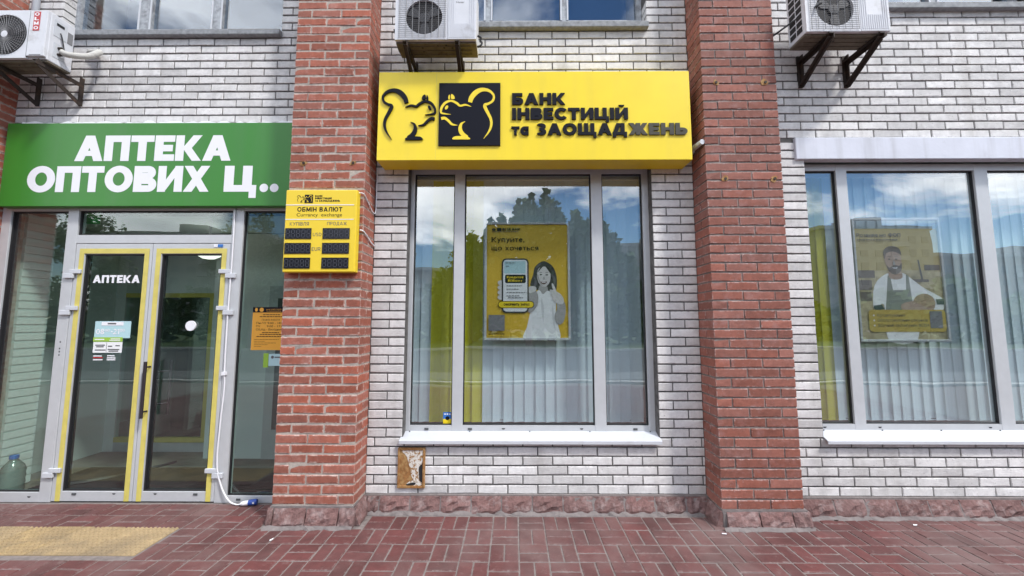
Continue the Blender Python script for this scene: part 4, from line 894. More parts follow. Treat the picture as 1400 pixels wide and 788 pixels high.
tag(MB().tube(catmull([(-1.325, -.29, 2.70), (-1.29 + .004, -.27, 2.70), (-1.283, -.20, 2.665), (-1.28, -.07, 2.60), (-1.275, -.012, 2.62), (-1.272, -.012, 2.8), (-1.272, -.012, 3.01)], 5, False), .0045, 8).build('thin_cable', 'white_vinyl', smooth=True), 'thin white cable looping from the currency board up behind the bank sign', 'cable')
tag(MB().tube(catmull([(-1.31, -.27, 2.385), (-1.283, -.245, 2.375), (-1.28, -.1, 2.32), (-1.278, -.01, 2.30)], 5, False), .006, 8).build('thin_cable', 'white_vinyl', smooth=True), 'short white cable from the currency board round the pillar corner', 'cable')
st_ = thing('conduit_stub', 'short white conduit stub between the bank sign and the red pillar', 'pipe'); bevel(MB().tube([(1.60, -.03, 3.165), (1.628, -.245, 3.165)], .024, 10).build('tube', 'white_sill', st_), .002); MB().box(1.60, 1.6465, -.06, -.004, 3.15, 3.18).build('clip', 'white_sill', st_)

# ------------------------------------------------------------------ air conditioners and their brackets
def ac(label, cx, yfr, zb, wd=.70, hg=.50, dp=.215, style='grid'):
    a = thing('air_conditioner', label, 'air conditioner', 'outdoor units on the facade')
    x0, x1, y0, y1 = cx - wd / 2, cx + wd / 2, yfr, yfr + dp; z1 = zb + hg
    o = MB().box(x0, x1, y0 + .02, y1, zb + .012, z1).build('casing', 'ac_white', a); bevel(o, .008)
    o = MB().box(x0 + .004, x1 - .004, y0 + .03, y1 - .004, zb - .004, zb + .012).build('base_pan', 'ac_under', a)
    for k in range(3): MB().box(x0 + .05, x1 - .05, y0 + .06 + k * .05, y0 + .068 + k * .05, zb - .009, zb - .004).build('pan_rib', 'ac_under', a)
    for k in range(9):
        hx, hy = random.uniform(x0 + .1, x1 - .05), random.uniform(y0 + .05, y1 - .03); MB().lathe([(0, -.0008), (.009, -.0008), (.009, .002)], 10, (hx, hy), zb - .004).build('pan_hole', 'ac_dark', a)
    fcx, rad = (x0 + wd * .355, .158); fcz = zb + hg * .44 if style == 'grid' else zb + hg * .5
    split = x0 + wd * .645
    if style != 'grid': fcx, rad, split = x1 - .372, .192, x1 - .165
    # front panel with a round opening, built as a ring of quads
    m = MB(); n = 48; fx0, fx1, fz0, fz1 = x0, split, zb + .012, z1
    ring = [(fcx + rad * cos(2 * pi * k / n), fcz + rad * sin(2 * pi * k / n)) for k in range(n)]
    def hit(k):
        t = 2 * pi * k / n; dx, dz = cos(t), sin(t); s = min(((fx1 - fcx) / dx) if dx > 1e-6 else ((fx0 - fcx) / dx) if dx < -1e-6 else 9, ((fz1 - fcz) / dz) if dz > 1e-6 else ((fz0 - fcz) / dz) if dz < -1e-6 else 9)
        return fcx + dx * s, fcz + dz * s
    outr = [hit(k) for k in range(n)]
    for cxx, czz in ((fx0, fz0), (fx1, fz0), (fx1, fz1), (fx0, fz1)):     # snap nearest to the corners
        k = min(range(n), key=lambda q: math.hypot(outr[q][0] - cxx, outr[q][1] - czz)); outr[k] = (cxx, czz)
    for k in range(n):
        j = (k + 1) % n; m.face([(ring[k][0], y0 + .001, ring[k][1]), (outr[k][0], y0 + .001, outr[k][1]), (outr[j][0], y0 + .001, outr[j][1]), (ring[j][0], y0 + .001, ring[j][1])])
        m.face([(ring[k][0], y0 + .001, ring[k][1]), (ring[j][0], y0 + .001, ring[j][1]), (ring[j][0], y0 + .0175, ring[j][1]), (ring[k][0], y0 + .0175, ring[k][1])])
    for aa, bb in (((fx0, fz0), (fx1, fz0)), ((fx1, fz0), (fx1, fz1)), ((fx0, fz1), (fx0, fz0))): m.face([(aa[0], y0 + .001, aa[1]), (aa[0], y0 + .021, aa[1]), (bb[0], y0 + .021, bb[1]), (bb[0], y0 + .001, bb[1])])
    m.build('front_panel', 'ac_white', a)
    MB().flat(ellipse(fcx, fcz, rad + .004, rad + .004, 40), y0 + .0185).build('fan_well', 'ac_dark', a)
    fan = MB().lathe([(0, -.006), (.045, -.004), (.05, .0)], 18, (fcx, fcz), y0 + .0125, axis='y')
    for b_ in range(3):
        t0 = 2 * pi * b_ / 3 + .5; pts = [(fcx + r_ * cos(t0 + q), fcz + r_ * sin(t0 + q)) for r_, q in ((.045, -.3), (.10, -.35), (.145, -.2), (.15, .35), (.10, .45), (.045, .5))]
        fan.prism(ccw(pts), y0 + .012, y0 + .0165)
    fan.build('fan', 'ac_blade', a)
    wires = MB(); yw = y0 - .006
    if style == 'grid':
        for k in range(26):
            z = zb + .03 + k * (hg - .05) / 25; wires.tube([(x0 + .03, yw, z), (split - .01, yw, z)], .0016, 4)
        for k in range(8):
            x = x0 + .04 + k * (split - x0 - .06) / 7; wires.tube([(x, yw - .002, zb + .025), (x, yw - .002, z1 - .02)], .0022, 4)
        wires.build('fan_grille', 'grille_wire', a)
        sp_ = MB().box(split + .002, x1, y0 - .001, y0 + .021, zb + .012, z1).build('side_panel', 'ac_white', a); bevel(sp_, .004)
        for k in range(13):
            x = split + .02 + k * (x1 - split - .04) / 12; cut = abs(k - 6) < 4
            MB().box(x - .003, x + .003, y0 - .005, y0 - .001, zb + .03, (zb + .16) if cut else z1 - .03).build('panel_rib', 'ac_white', a)
            if cut: MB().box(x - .003, x + .003, y0 - .005, y0 - .001, zb + .40, z1 - .03).build('panel_rib', 'ac_white', a)
        tiny('brand_print', 'Haier', split + .075, zb + .345, split + .145, y0 - .0016, 'ink_grey', a, .017)
    else:
        for k in range(9): wires.tube([(fcx + (.03 + k * .0195) * cos(2 * pi * q / 32), yw, fcz + (.03 + k * .0195) * sin(2 * pi * q / 32)) for q in range(33)], .0016, 4, cap=False)
        for k in range(40):
            t0 = 2 * pi * k / 40; wires.tube([(fcx + r_ * cos(t0 + q), yw - .002, fcz + r_ * sin(t0 + q)) for r_, q in ((.03, 0), (.085, .18), (.14, .28), (.192, .33))], .0018, 4)
        wires.build('fan_grille', 'grille_wire', a); MB().lathe([(0, -.012), (.03, -.01), (.032, -.002)], 16, (fcx, fcz), y0, axis='y').build('fan_hub', 'ac_white', a)
        sp_ = MB().box(split + .002, x1 - .004, y0 - .002, y0 + .021, zb + .03, z1 - .004).build('side_panel', 'ac_white', a); bevel(sp_, .004)
        MB().box(split - .002, split + .002, y0 - .001, y0 + .01, zb + .02, z1 - .01).build('panel_gap', 'grille_wire', a)
    # flank louvres
    for k in range(7): MB().box(x0 - .0035, x0 - .0005, y0 + .045, y0 + .105, zb + .05 + k * .062, zb + .095 + k * .062).build('louvre', 'ac_dark', a); MB().box(x0 - .0035, x0 - .0005, y0 + .118, y0 + .185, zb + .05 + k * .062, zb + .095 + k * .062).build('louvre', 'ac_dark', a)
    place(a, cx, yfr + dp / 2, zb); return a, x0, x1, y0, y1, z1
def bracket(label, x, y_front, y_wall, zt, drop=.25):
    b = thing('wall_bracket', label, 'bracket', 'angle brackets under the outdoor units')
    MB().box(x - .018, x + .018, y_wall - .010, y_wall - .002, zt - drop, zt + .06).box(x + .010, x + .018, y_wall - .04, y_wall - .010, zt - drop, zt + .06).build('wall_plate', 'rust_black', b)
    MB().box(x - .020, x + .020, y_front, y_wall - .011, zt - .006, zt).box(x + .014, x + .020, y_front, y_wall - .011, zt - .040, zt - .006).build('arm', 'rust_black', b)
    MB().bar((x - .002, y_front + .02, zt - .02), (x - .002, y_wall - .022, zt - drop + .025), .034, .012).bar((x + .012, y_front + .025, zt - .04), (x + .012, y_wall - .022, zt - drop + .005), .006, .03).build('strut', 'rust_black', b)
    MB().tube([(x, y_front + .03, zt), (x, y_front + .03, zt + .022)], .006, 6).build('bolt', 'rust_black', b)
    return b
# centre unit (over the bank sign), right-hand unit, left unit
a1, *q = ac('white outdoor unit with round grille above the yellow bank sign', -.678, -.37, 4.012)
bracket('rusty bracket under the unit above the squirrel emblem, nearer the red pillar', -.935, -.385, 0, 4.003); bracket('rusty bracket under the unit above the squirrel emblem, nearer the upper window', -.49, -.385, 0, 4.003)
a2, *q = ac('white outdoor unit with louvred flank beside the dusky red pillar', 2.80, -.43, 4.022)
bracket('black bracket under the unit beside the dusky pillar, at its louvred end', 2.645, -.445, YR, 4.013); bracket('black bracket under the unit over the baker poster window, at its ribbed end', 3.065, -.445, YR, 4.013)
a3, x0, x1, y0, y1, z1 = ac('white outdoor unit with a red label and spiral grille', -4.217 - .40, -.24, 3.957, .80, .47, .215, 'spiral')
a3m = a3
def a3part(o): o.parent = a3; o.matrix_parent_inverse = Matrix.Translation(-a3.location); return o
lb = a3part(MB().box(x1 - .125, x1 - .068, y0 - .0045, y0 - .0022, z1 - .200, z1 - .018).build('red_label', 'label_red'))
for k, ch in enumerate('OLMO'):
    for o in text('label_letter', ch, x1 - .118, x1 - .076, z1 - .058 - k * .044, .031, y0 - .005, 'white_vinyl', None, t=.24): o.parent = lb
a3part(MB().box(x1 - .135, x1 - .03, y0 - .0028, y0 - .0022, 3.993, 4.000).build('fine_print', 'ink_grey'))
xs = x1 + .0005
a3part(MB().box(xs, xs + .003, y0 + .05, y0 + .15, z1 - .20, z1 - .045).build('service_cover', 'white_sill')); a3part(MB().box(xs + .003, xs + .005, y0 + .065, y0 + .125, z1 - .095, z1 - .07).build('grip', 'ac_dark'))
a3part(MB().box(xs, xs + .002, y0 + .158, y0 + .2, z1 - .20, z1 - .09).build('rating_plate', 'grille_wire')); a3part(MB().box(xs, xs + .003, y0 + .06, y0 + .15, z1 - .40, z1 - .26).build('valve_plate', 'white_sill'))
for k, z in enumerate((z1 - .30, z1 - .36)): a3part(MB().tube([(xs, y0 + .1, z), (xs + .03, y0 + .1, z)], .014, 10).build('valve', 'rust_black'))
a3part(MB().tube(catmull([(xs + .003, y0 + .10, z1 - .15), (xs + .02, y0 + .10, z1 - .19), (xs + .015, y0 + .12, z1 - .25), (xs + .03, y0 + .12, z1 - .31)], 5, False), .005, 6).build('lead', 'black_wire'))
tag(MB().tube(catmull([(xs + .03, y0 + .10, z1 - .33), (xs + .075, y0 + .12, z1 - .345), (xs + .16, y0 + .20, z1 - .30), (xs + .19, y0 + .26, z1 - .22), (xs + .12, y0 + .32, z1 - .17), (xs + .0, y0 + .355, z1 - .15), (xs - .02, YL + .02, z1 - .14)], 5, False), .026, 10).build('wrapped_pipe', 'pipe_wrap', smooth=True), 'wrapped pale pipe bending from the red labelled unit to the wall', 'pipe')
bracket('brown bracket under the red labelled unit, beside the wrapped pipe', -4.275, -.26, YL, 3.947, .22); bracket('brown bracket under the red labelled unit, near the picture edge', -4.70, -.26, YL, 3.947, .22)
tag(MB().tube([(-4.80, YL - .03, 4.3), (-4.80, YL - .03, 6.0)], .028, 10).build('downpipe', 'white_sill', smooth=True), 'grey vertical pipe behind the red labelled unit', 'pipe')
# drain spouts
tag(MB().tube(catmull([(-1.075, -.25, 4.215), (-1.05, -.24, 4.12), (-1.042, -.22, 4.06), (-1.034, -.18, 4.04)], 4, False), .007, 6).build('drain_hose', 'black_wire'), 'black hose end at the flank of the unit above the bank sign', 'hose')
tag(MB().tube([(2.335, -.12, 4.20), (2.44, -.30, 4.23), (2.56, -.47, 4.258)], .008, 6).build('drain_hose', 'dark_grey'), 'dark thin rod crossing the louvred flank beside the dusky pillar', 'rod')
tag(MB().tube(catmull([(-.324, -.30, 4.11), (-.295, -.29, 4.10), (-.30, -.28, 4.075), (-.285, -.28, 4.06), (-.30, -.28, 4.03), (-.325, -.27, 4.03)], 4, False), .009, 6).build('valve_pipe', 'black_wire'), 'black valve pipes at the ribbed end of the unit above the bank sign', 'pipe')

# ------------------------------------------------------------------ rusty hatch under the bank window
ht = thing('service_hatch', 'rusty peeling service hatch in the white brick under the bank window', 'hatch')
hx0, hx1, hz0, hz1 = -1.012, -.775, .185, .522; yh = -.012; t = .02
for b in ((hx0, hx0 + t, hz0, hz1), (hx1 - t, hx1, hz0, hz1), (hx0 + t, hx1 - t, hz0, hz0 + t), (hx0 + t, hx1 - t, hz1 - t, hz1)): bevel(MB().box(b[0], b[1], yh - .006, .006, b[2], b[3]).build('frame', 'rust_hatch', ht), .003)
MB().box(hx0 + t, hx1 - t, yh + .004, .006, hz0 + t, hz1 - t).build('door_sheet', 'rust_hatch', ht)
hu = lambda x: hx0 + (x - 358) / 210 * (hx1 - hx0)
hv = lambda y: hz1 - (y - 178) / 312 * (hz1 - hz0)
def rag(pts, y, m_, nm):
    q = catmull([(hu(a) + random.uniform(-.002, .002), hv(b) + random.uniform(-.002, .002)) for a, b in pts], 3); MB().prism(ccw([(a + random.uniform(-.0015, .0015), b + random.uniform(-.0015, .0015)) for a, b in q]), y, y + .002).build(nm, m_, ht)
rag([(392, 198), (545, 196), (546, 290), (534, 312), (524, 325), (520, 350), (522, 390), (524, 430), (516, 460), (488, 440), (466, 390), (440, 300), (420, 240)], yh + .001, 'peeling', 'paint_flake')
rag([(425, 462), (470, 432), (530, 436), (545, 466), (500, 470)], yh + .0005, 'peeling', 'paint_flake')
rag([(548, 300), (549, 466), (528, 440), (518, 370), (525, 325)], yh + .0015, 'ac_dark', 'torn_gap'); rag([(424, 462), (492, 444), (494, 466), (440, 470)], yh - .0005, 'ac_dark', 'torn_gap')

# ------------------------------------------------------------------ stickers on the bank window
ss = thing('window_sticker', 'small blue and yellow sticker at the foot of the bank window', 'sticker'); y = .118
MB().box(-.648, -.570, y - .0015, y - .0003, .735, .795).build('blue_half', 'sticker_blue', ss); MB().box(-.648, -.570, y - .0015, y - .0003, .690, .735).build('yellow_half', 'sign_yellow', ss)
MB().flat(ellipse(-.609, .742, .018, .018), y - .002).build('badge', 'sign_ink', ss)
for k in range(3): MB().box(-.638 + k * .022, -.624 + k * .022, y - .002, y - .0016, .772, .784).build('print', 'white_vinyl', ss)

# ------------------------------------------------------------------ posters
def printer(parent, ux, uz, y):
    """returns a function that lays one flat printed shape (drawing units) on the sheet, each a hair in front of the last"""
    k = [0]
    def put(pts, m_, name='print', smooth=True, n=4):
        k[0] += 1; q = catmull(pts, n) if smooth else pts
        q = ccw([(ux(a), uz(b)) for a, b in q]); return MB().flat(q, y - .00022 * k[0]).build(name, m_, parent)
    def lay(): k[0] += 1; return y - .00022 * k[0]
    return put, lay
P1 = thing('bank_poster', 'yellow framed poster of a woman holding out a phone, in the bank window', 'poster'); yq = .175
X0, X1, ZA, ZB = -.286, .528, 1.440, 2.566
for b in ((X0, X0 + .022, ZA, ZB), (X1 - .022, X1, ZA, ZB), (X0 + .022, X1 - .022, ZA, ZA + .022), (X0 + .022, X1 - .022, ZB - .022, ZB)): bevel(MB().box(b[0], b[1], yq - .014, yq + .012, b[2], b[3]).build('frame', 'aluminium', P1), .003)
sheet = MB().box(X0 + .018, X1 - .018, yq, yq + .008, ZA + .018, ZB - .018).build('sheet', 'poster_yellow', P1)
for x in (X0 + .2, X1 - .2): MB().tube([(x, yq + .01, ZB), (x, yq + .05, 3.0)], .0015, 5).build('hanger', 'steel', P1)
vx = lambda x: X0 + (x - 88) / 464 * (X1 - X0)
vz = lambda y: ZB - (y - 55) / 637 * (ZB - ZA)
put, lay = printer(sheet, vx, vz, yq - .0004)
# woman
put([(400, 270), (430, 275), (460, 300), (478, 345), (480, 400), (470, 435), (440, 430), (385, 425), (350, 420), (336, 395), (352, 340), (362, 300)], 'hair_grey', 'hair')
put([(388, 400), (425, 402), (430, 440), (405, 455), (380, 440)], 'skin_shade', 'neck')
put([(385, 425), (405, 447), (432, 428), (462, 450), (474, 500), (472, 560), (486, 620), (492, 684), (400, 687), (300, 684), (318, 620), (332, 560), (350, 500), (368, 440)], 'dress', 'dress')
put([(395, 470), (410, 520), (405, 600), (395, 520)], 'dress_fold', 'fold'); put([(455, 500), (462, 560), (470, 640), (455, 590)], 'dress_fold', 'fold')
put([(405, 298), (428, 303), (444, 330), (446, 362), (436, 392), (412, 408), (390, 397), (376, 368), (374, 335), (384, 307)], 'skin_grey', 'face')
put([(378, 330), (392, 300), (415, 292), (440, 312), (452, 345), (446, 318), (425, 298), (404, 300)], 'hair_grey', 'fringe')
put([(374, 340), (380, 372), (396, 399), (412, 408), (398, 396), (386, 370), (381, 345)], 'skin_shade', 'cheek_shade')
for a, b in ((394, 342), (426, 343)): put(ellipse(a, b, 7.5, 3.6, 10), 'hair_grey', 'eye', False); put([(a - 11, b - 11), (a, b - 15), (a + 11, b - 11), (a, b - 12)], 'hair_grey', 'brow', False)
put([(410, 352), (416, 366), (409, 369), (405, 366)], 'skin_shade', 'nose'); put([(391, 379), (408, 381), (427, 379), (419, 391), (408, 394), (398, 391)], 'lips', 'mouth'); put([(395, 381), (409, 383), (423, 381), (416, 386), (402, 386)], 'dress', 'teeth', False)
for q in ([(352, 345), (360, 380), (350, 410), (362, 415), (372, 380)], [(450, 340), (462, 380), (456, 425), (470, 400), (472, 360)], [(366, 305), (376, 290), (398, 280), (380, 300)]): put(q, 'ink_grey', 'hair_light')
# raised arm and hand at the shoulder
put([(474, 470), (495, 468), (520, 490), (526, 540), (515, 590), (495, 609), (474, 600), (466, 560), (480, 520)], 'skin_shade', 'arm')
put([(452, 425), (475, 432), (500, 448), (516, 475), (510, 500), (480, 495), (460, 470)], 'skin_grey', 'hand')
for q in ([(452, 390), (462, 395), (476, 430), (468, 438), (456, 415)], [(440, 425), (452, 424), (478, 445), (470, 455), (450, 440)], [(444, 448), (456, 446), (480, 468), (472, 476), (455, 464)], [(452, 470), (462, 468), (486, 488), (478, 496), (462, 486)]): put(q, 'skin_grey', 'finger')
# the arm and hand behind the phone
put([(325, 420), (350, 415), (376, 445), (378, 490), (366, 520), (340, 545), (322, 530)], 'skin_shade', 'arm'); put([(328, 410), (352, 404), (368, 412), (364, 430), (340, 440), (326, 435)], 'skin_grey', 'thumb')
for k in range(4): put([(166, 376 + k * 26), (186, 374 + k * 26), (190, 396 + k * 26), (170, 398 + k * 26), (160, 387 + k * 26)], 'skin_grey', 'finger')
# phone
put(rrect(182, 328, 254, 548, 24), 'hair_grey', 'phone_body', False); put(rrect(190, 320, 262, 540, 18), 'paper_white', 'phone_screen', False); put(rrect(195, 311, 268, 336, 5), 'sticker_cyan', 'bank_card', False)
put(rrect(200, 312, 342, 388, 9), 'sign_ink', 'phone_banner', False); put(rrect(162, 356, 484, 522, 18), 'sign_ink', 'button_edge', False); put(rrect(165, 353, 487, 519, 16), 'sign_yellow', 'phone_button', False)
def ptext(fn, s_, x0, x1, yb_, cap, m_, par, vx_, vz_, lay_, tt=.2): 
    if fn == 't': text('lettering', s_, vx_(x0), vx_(x1), vz_(yb_), vz_(yb_ - cap) - vz_(yb_), lay_(), m_, par, t=tt, sp=.12)
    else: tiny('lettering', s_, vx_(x0), vz_(yb_), vx_(x1), lay_(), m_, par, vz_(yb_ - cap) - vz_(yb_))
ptext('t', 'Купуйте,', 126, 305, 165, 28, 'sign_ink', sheet, vx, vz, lay, .2); ptext('t', 'що хочеться', 126, 381, 210, 26, 'sign_ink', sheet, vx, vz, lay, .2)
ptext('t', 'ВІЗБАНК', 185, 284, 102, 15, 'sign_ink', sheet, vx, vz, lay, .24); put(rrect(155, 180, 86, 104, 2), 'sign_ink', 'emblem_plate', False); put(ellipse(138, 96, 10, 8, 12), 'worn_letter', 'emblem', False)
ptext('t', 'Кредитка', 210, 298, 362, 13, 'sign_yellow', sheet, vx, vz, lay, .24); ptext('t', 'ВІЗБанку', 216, 293, 380, 12, 'sign_yellow', sheet, vx, vz, lay, .24); ptext('t', 'ОФОРМИТЬ ЗАРАЗ', 193, 331, 509, 13, 'sign_ink', sheet, vx, vz, lay, .22)
for z, a, b in ((404, 208, 290), (422, 208, 278), (440, 208, 316), (458, 208, 278), (468, 216, 296), (280, 202, 255), (298, 205, 222), (110, 128, 272), (675, 112, 268), (681, 112, 250)): rule_line(vx(a), vx(b), vz(z), .006 if z < 600 else .003, lay(), 'ink_grey', sheet)
put(rrect(112, 198, 558, 642, 2), 'grille_wire', 'grey_square', False); rule_line(vx(112), vx(198), vz(661), .008, lay(), 'sign_ink', sheet)

P2 = thing('baker_poster', 'faded poster of a bearded baker with reflection haze painted into the print', 'poster'); yq = YR + .175
X0, X1, ZA, ZB = 3.165, 3.985, 1.432, 2.585
for b in ((X0, X0 + .02, ZA, ZB), (X1 - .02, X1, ZA, ZB), (X0 + .02, X1 - .02, ZA, ZA + .02), (X0 + .02, X1 - .02, ZB - .02, ZB)): bevel(MB().box(b[0], b[1], yq - .014, yq + .012, b[2], b[3]).build('frame', 'aluminium', P2), .003)
sh2 = MB().box(X0 + .018, X1 - .018, yq, yq + .008, ZA + .018, ZB - .1).build('sheet', 'photo_warm', P2)
for x in (X0 + .2, X1 - .2): MB().tube([(x, yq + .01, ZB), (x, yq + .05, 3.0)], .0015, 5).build('hanger', 'steel', P2)
S_ = (X1 - X0 - .036) / 508
vx2 = lambda x: X0 + .018 + (x - 92) * S_
vz2 = lambda y: 2.485 - (y - 95) * (2.485 - 1.45) / 615
put, lay = printer(sh2, vx2, vz2, yq - .0004)
mat('upper_poster', (.44, .36, .17), .6, noise=.1, nscale=8); mat('knife', (.1, .1, .1), .4)
put([(92, 96), (596, 96), (596, 330), (92, 330)], 'upper_poster', 'backdrop', False)
for x0, x1, z0, z1 in ((100, 200, 330, 372), (102, 178, 385, 440), (104, 170, 450, 500), (500, 592, 300, 330), (120, 190, 340, 352), (420, 520, 380, 395)): put(rrect(x0, x1, z0, z1, 4), 'beard', 'shelf_shadow', False)
put([(462, 272), (470, 270), (486, 380), (476, 392)], 'knife', 'knife', False)
put([(285, 345), (365, 345), (420, 380), (480, 425), (545, 460), (590, 490), (590, 545), (540, 550), (440, 520), (420, 712), (250, 712), (240, 520), (180, 548), (178, 470), (195, 410), (230, 372)], 'dress', 'shirt')
put([(275, 360), (290, 355), (300, 440), (378, 440), (385, 355), (400, 360), (408, 480), (412, 560), (245, 560), (262, 450)], 'apron', 'apron', False)
put([(290, 330), (355, 330), (362, 370), (325, 382), (284, 370)], 'face_tan', 'neck'); put([(265, 250), (285, 228), (330, 225), (360, 245), (366, 290), (358, 330), (325, 352), (290, 335), (270, 295)], 'face_tan', 'face')
put([(262, 262), (262, 222), (290, 198), (330, 195), (360, 212), (368, 250), (360, 240), (320, 225), (280, 235), (268, 262)], 'beard', 'hair'); put([(274, 300), (290, 315), (320, 300), (350, 305), (364, 290), (360, 330), (325, 354), (288, 338)], 'beard', 'beard'); put([(306, 312), (323, 316), (340, 311), (334, 320), (314, 321)], 'dress_fold', 'smile', False)
for a in (292, 334): put(ellipse(a, 268, 8, 4, 8), 'beard', 'eye', False); put([(a - 14, 254), (a, 249), (a + 14, 254), (a, 252)], 'beard', 'brow')
put([(318, 270), (326, 296), (312, 298)], 'skin_shade', 'nose')
put([(176, 525), (225, 520), (240, 545), (180, 552)], 'tattoo', 'cuff', False); put([(548, 490), (594, 488), (594, 520), (552, 518)], 'tattoo', 'cuff', False)
put([(340, 520), (380, 505), (440, 500), (500, 510), (540, 530), (500, 555), (400, 552), (345, 548)], 'face_tan', 'forearm'); put([(415, 500), (440, 470), (490, 460), (530, 480), (542, 515), (520, 540), (450, 520)], 'bread', 'bread')
mat('panel_ochre', (.48, .36, .09), .6); put(rrect(140, 596, 548, 668, 22), 'panel_ochre', 'panel', False)
ptext('t', 'Розвиваємо ФОП', 106, 372, 142, 20, 'ink_grey', sh2, vx2, vz2, lay, .2)
for z, s_, b in ((585, 'Кредитування', 356), (612, 'Обслуговування рахунків', 486), (640, 'Зручний застосунок ВІЗ24', 492)): ptext('i', s_, 190, b, z, 15, 'ink_grey', sh2, vx2, vz2, lay); put(ellipse(170, z - 6, 5, 5, 8), 'paper_white', 'bullet', False)
rule_line(vx2(106), vx2(350), vz2(162), .008, lay(), 'ink_grey', sh2); put(rrect(500, 574, 556, 648, 3), 'grille_wire', 'grey_square', False)

# ------------------------------------------------------------------ across the street: trees and apartment blocks (seen mirrored in the glass)
def tree_parts(seed, H, spread, nleaf):
    rr = random.Random(seed); tr = MB(); tr.tube([(0, 0, 0), (.05, .03, H * .25), (-.04, .05, H * .5), (.03, 0, H * .85)], .2, 9, radii=[.22, .17, .12, .03])
    cl = []
    for k in range(15):
        t = rr.uniform(0, 2 * pi); hz = H * rr.uniform(.28, .8); l_ = spread * (1.12 - hz / H * .75) * rr.uniform(.55, 1)
        e = Vector((cos(t) * l_, sin(t) * l_, hz + l_ * rr.uniform(.25, .7))); s0 = Vector((0, 0, hz)); tr.tube([s0, s0.lerp(e, .5) + Vector((0, 0, .1)), e], .05, 5, radii=[.07, .04, .012])
        cl += [(e, rr.uniform(.5, .95)), (s0.lerp(e, .6), rr.uniform(.5, .9))]
    cl += [(Vector((rr.uniform(-.3, .3), rr.uniform(-.3, .3), H * q)), .7) for q in (.8, .9, .97)]
    cr = MB()
    for i in range(nleaf):
        c, r_ = rr.choice(cl); d = Vector((rr.gauss(0, 1), rr.gauss(0, 1), rr.gauss(0, .8))).normalized() * (r_ * rr.random() ** .45); p = c + d
        a = Vector((rr.gauss(0, 1), rr.gauss(0, 1), rr.gauss(0, .6))).normalized(); b = a.orthogonal().normalized(); s = rr.uniform(.07, .15)
        cr.face([p - a * s, p + b * s * .55, p + a * s, p - b * s * .55])
    return tr.mesh('trunk', 'bark'), cr.mesh('crown', 'leaf')
TP = [tree_parts(1, 8.0, 2.3, 4200), tree_parts(2, 7.2, 2.0, 3600), tree_parts(3, 9.0, 2.6, 4600)]
for k, (x, y, v, s, lab) in enumerate(((.9, -22, 2, 1.02, 'tall leafy tree straight across the road mirrored in the bank window'), (-3.2, -24, 0, .98, 'leafy tree across the road mirrored at the edge of the bank window'), (6.6, -26, 1, .95, 'smaller leafy tree across the road mirrored in the bank window side pane'), (19.5, -25, 1, 1.05, 'leafy tree across the road mirrored beside the dusky red pillar'), (-17, -21.5, 0, 1.1, 'leafy tree across the road mirrored in the pharmacy side light'), (-20.6, -24, 2, .92, 'leafy tree across the road mirrored in the pharmacy door with the sticker'), (-31, -23, 2, 1.15, 'leafy tree across the road mirrored in the lettered pharmacy door'), (-39.5, -25, 0, 1.3, 'leafy tree across the road mirrored in the pharmacy window pane'), (-11, -25, 1, 1.0, 'leafy tree across the road opposite the orange red pillar'))):
    t = thing('tree', lab, 'tree', 'trees across the road'); a = inst('trunk', TP[v][0], t, (0, 0, 0)); b = inst('crown', TP[v][1], t, (0, 0, 0)); t.location = (x, y, .05); t.scale = (s, s, s); t.rotation_euler = (0, 0, k * 1.3)
rr = random.Random(5); hb = MB()
for i in range(13000):
    x = rr.uniform(-62, 62); y = -28.5 + rr.uniform(-1.2, 1.2); top = 3.9 + .9 * sin(x * .9) + .7 * sin(x * .37 + 1) + .3 * sin(x * 2.7) + 5.6 * math.exp(-((x - 2.2) / 7.2) ** 4); z = top * rr.random() ** .7
    p = Vector((x, y, z)); a = Vector((rr.gauss(0, 1), rr.gauss(0, 1), rr.gauss(0, .6))).normalized(); b = a.orthogonal().normalized(); q = rr.uniform(.25, .5); hb.face([p - a * q, p + b * q * .7, p + a * q, p - b * q * .7])
for i in range(11000):
    x = rr.uniform(-7, 14); y = -28.2 + rr.uniform(-1.4, 1.4); top = (3.4 + .8 * sin(x * .9) + .6 * sin(x * 2.7) + .5 * sin(x * 5.3 + 1) + 7.7 * math.exp(-((x - 2.2) / 7.2) ** 4)); z = top * rr.random() ** .62
    p = Vector((x, y, z)); a = Vector((rr.gauss(0, 1), rr.gauss(0, 1), rr.gauss(0, .6))).normalized(); b = a.orthogonal().normalized(); q = rr.uniform(.18, .42); hb.face([p - a * q, p + b * q * .7, p + a * q, p - b * q * .7])
hg = hb.build('shrubbery', 'leaf'); tag(hg, 'dense green shrubbery along the far side of the road', 'shrubbery', kind='stuff')
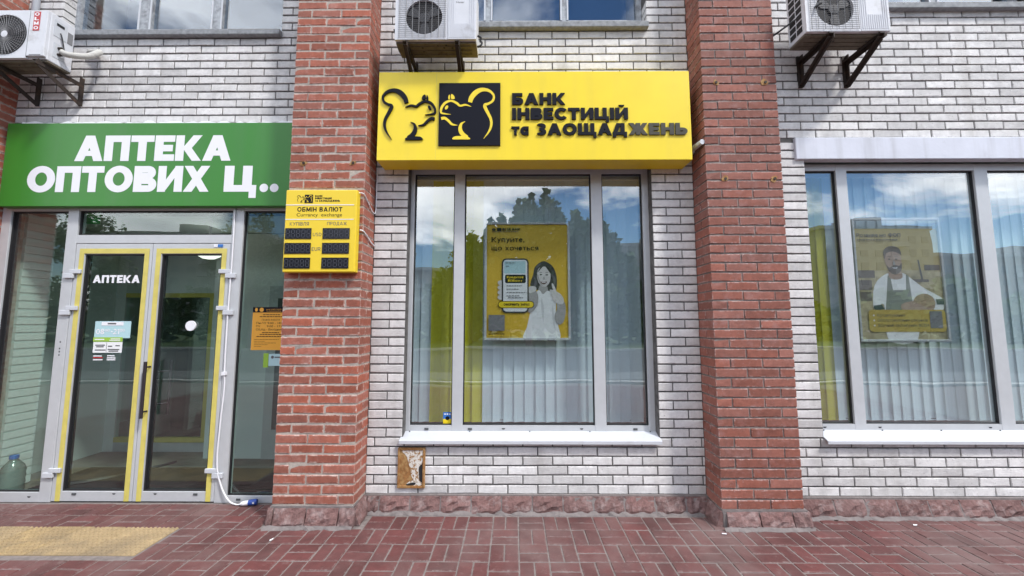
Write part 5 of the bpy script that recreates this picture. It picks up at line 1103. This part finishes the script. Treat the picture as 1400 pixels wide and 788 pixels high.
def block(label, x0, x1, y0, depth, h, m_, floors):
    b = thing('apartment_block', label, 'building', 'apartment blocks across the road'); MB().box(x0, x1, y0 - depth, y0, 0, h).build('wall', m_, b)
    MB().box(x0 - .3, x1 + .3, y0 - depth - .3, y0 + .3, h, h + .8).box((x0 + x1) / 2 - 3, (x0 + x1) / 2 + 3, y0 - 7, y0 - 2, h + .8, h + 3.2).build('roof', 'house_trim', b)
    n = int((x1 - x0) / 3.2); wm = MB().box(-.8, .8, -.05, .12, 0, 1.5).mesh('window', 'house_window'); bm_ = MB().box(-1.5, 1.5, 0, 1.0, 0, 1.0).mesh('balcony', 'house_trim')
    for f in range(floors):
        for k in range(n):
            x = x0 + (k + .5) * (x1 - x0) / n; z = 1.2 + f * (h - 1.5) / floors
            inst('window', wm, b, (x, y0, z))
            if k % 3 == 1: inst('balcony', bm_, b, (x, y0 + .13, z - .9))
    return b
block('grey panel apartment block mirrored above the poster of the baker', 66, 89, -78, 14, 21.5, 'panel_house', 7); block('long brown brick block mirrored behind the baker window', 89.6, 150, -84, 14, 16.5, 'brick_house', 5)
block('pale panel apartment block mirrored in the side pane of the bank window', 25, 44, -84, 14, 19, 'panel_house', 6); block('low brown block mirrored between the pale panel blocks', 44.5, 65, -95, 12, 15, 'brick_house', 5)
block('low block added behind the tree to darken the bank window reflection', -27, 24, -90, 12, 14.5, 'brick_house', 4)  # added block: gives the glass around the poster something dark to mirror
block('grey apartment block mirrored in the glass over the pharmacy doors', -96, -57, -84, 14, 22, 'panel_house', 7); block('brown apartment block mirrored behind the trees at the pharmacy', -56, -28, -92, 14, 21, 'brick_house', 7)

# ------------------------------------------------------------------ litter on the paving
tag(MB().tube([(1.575, -.372, .008), (1.607, -.378, .008)], .0042, 8).build('cigarette_end', 'white_vinyl'), 'white cigarette end on the paving before the dusky pillar', 'litter')
for (x, y, a, sz, lab) in ((2.62, -.155, .4, .028, 'dark dry leaf on the paving by the wall under the baker window'), (-1.80, -.47, 1.3, .018, 'small pale scrap on the paving before the orange red pillar'), (3.18, -.23, .2, .02, 'flattened pale scrap on the paving under the baker window')):
    q = [(x + sz * u * cos(a) - sz * v * sin(a), y + sz * u * sin(a) + sz * v * cos(a)) for u, v in ((-1, 0), (-.4, .4), (.4, .35), (1, 0), (.4, -.3), (-.4, -.4))]
    m = MB(); n = len(q); m.v = [(a_, b_, .0055 + .003 * (k % 2)) for k, (a_, b_) in enumerate(q)] + [(a_, b_, .003) for a_, b_ in q]; m.f = [tuple(range(n - 1, -1, -1)), tuple(range(n, 2 * n))] + [(k, (k + 1) % n, n + (k + 1) % n, n + k) for k in range(n)]
    tag(m.build('dry_leaf' if 'leaf' in lab else 'paper_scrap', 'rust_black' if 'leaf' in lab else 'paper_white', fix=True), lab, 'litter')
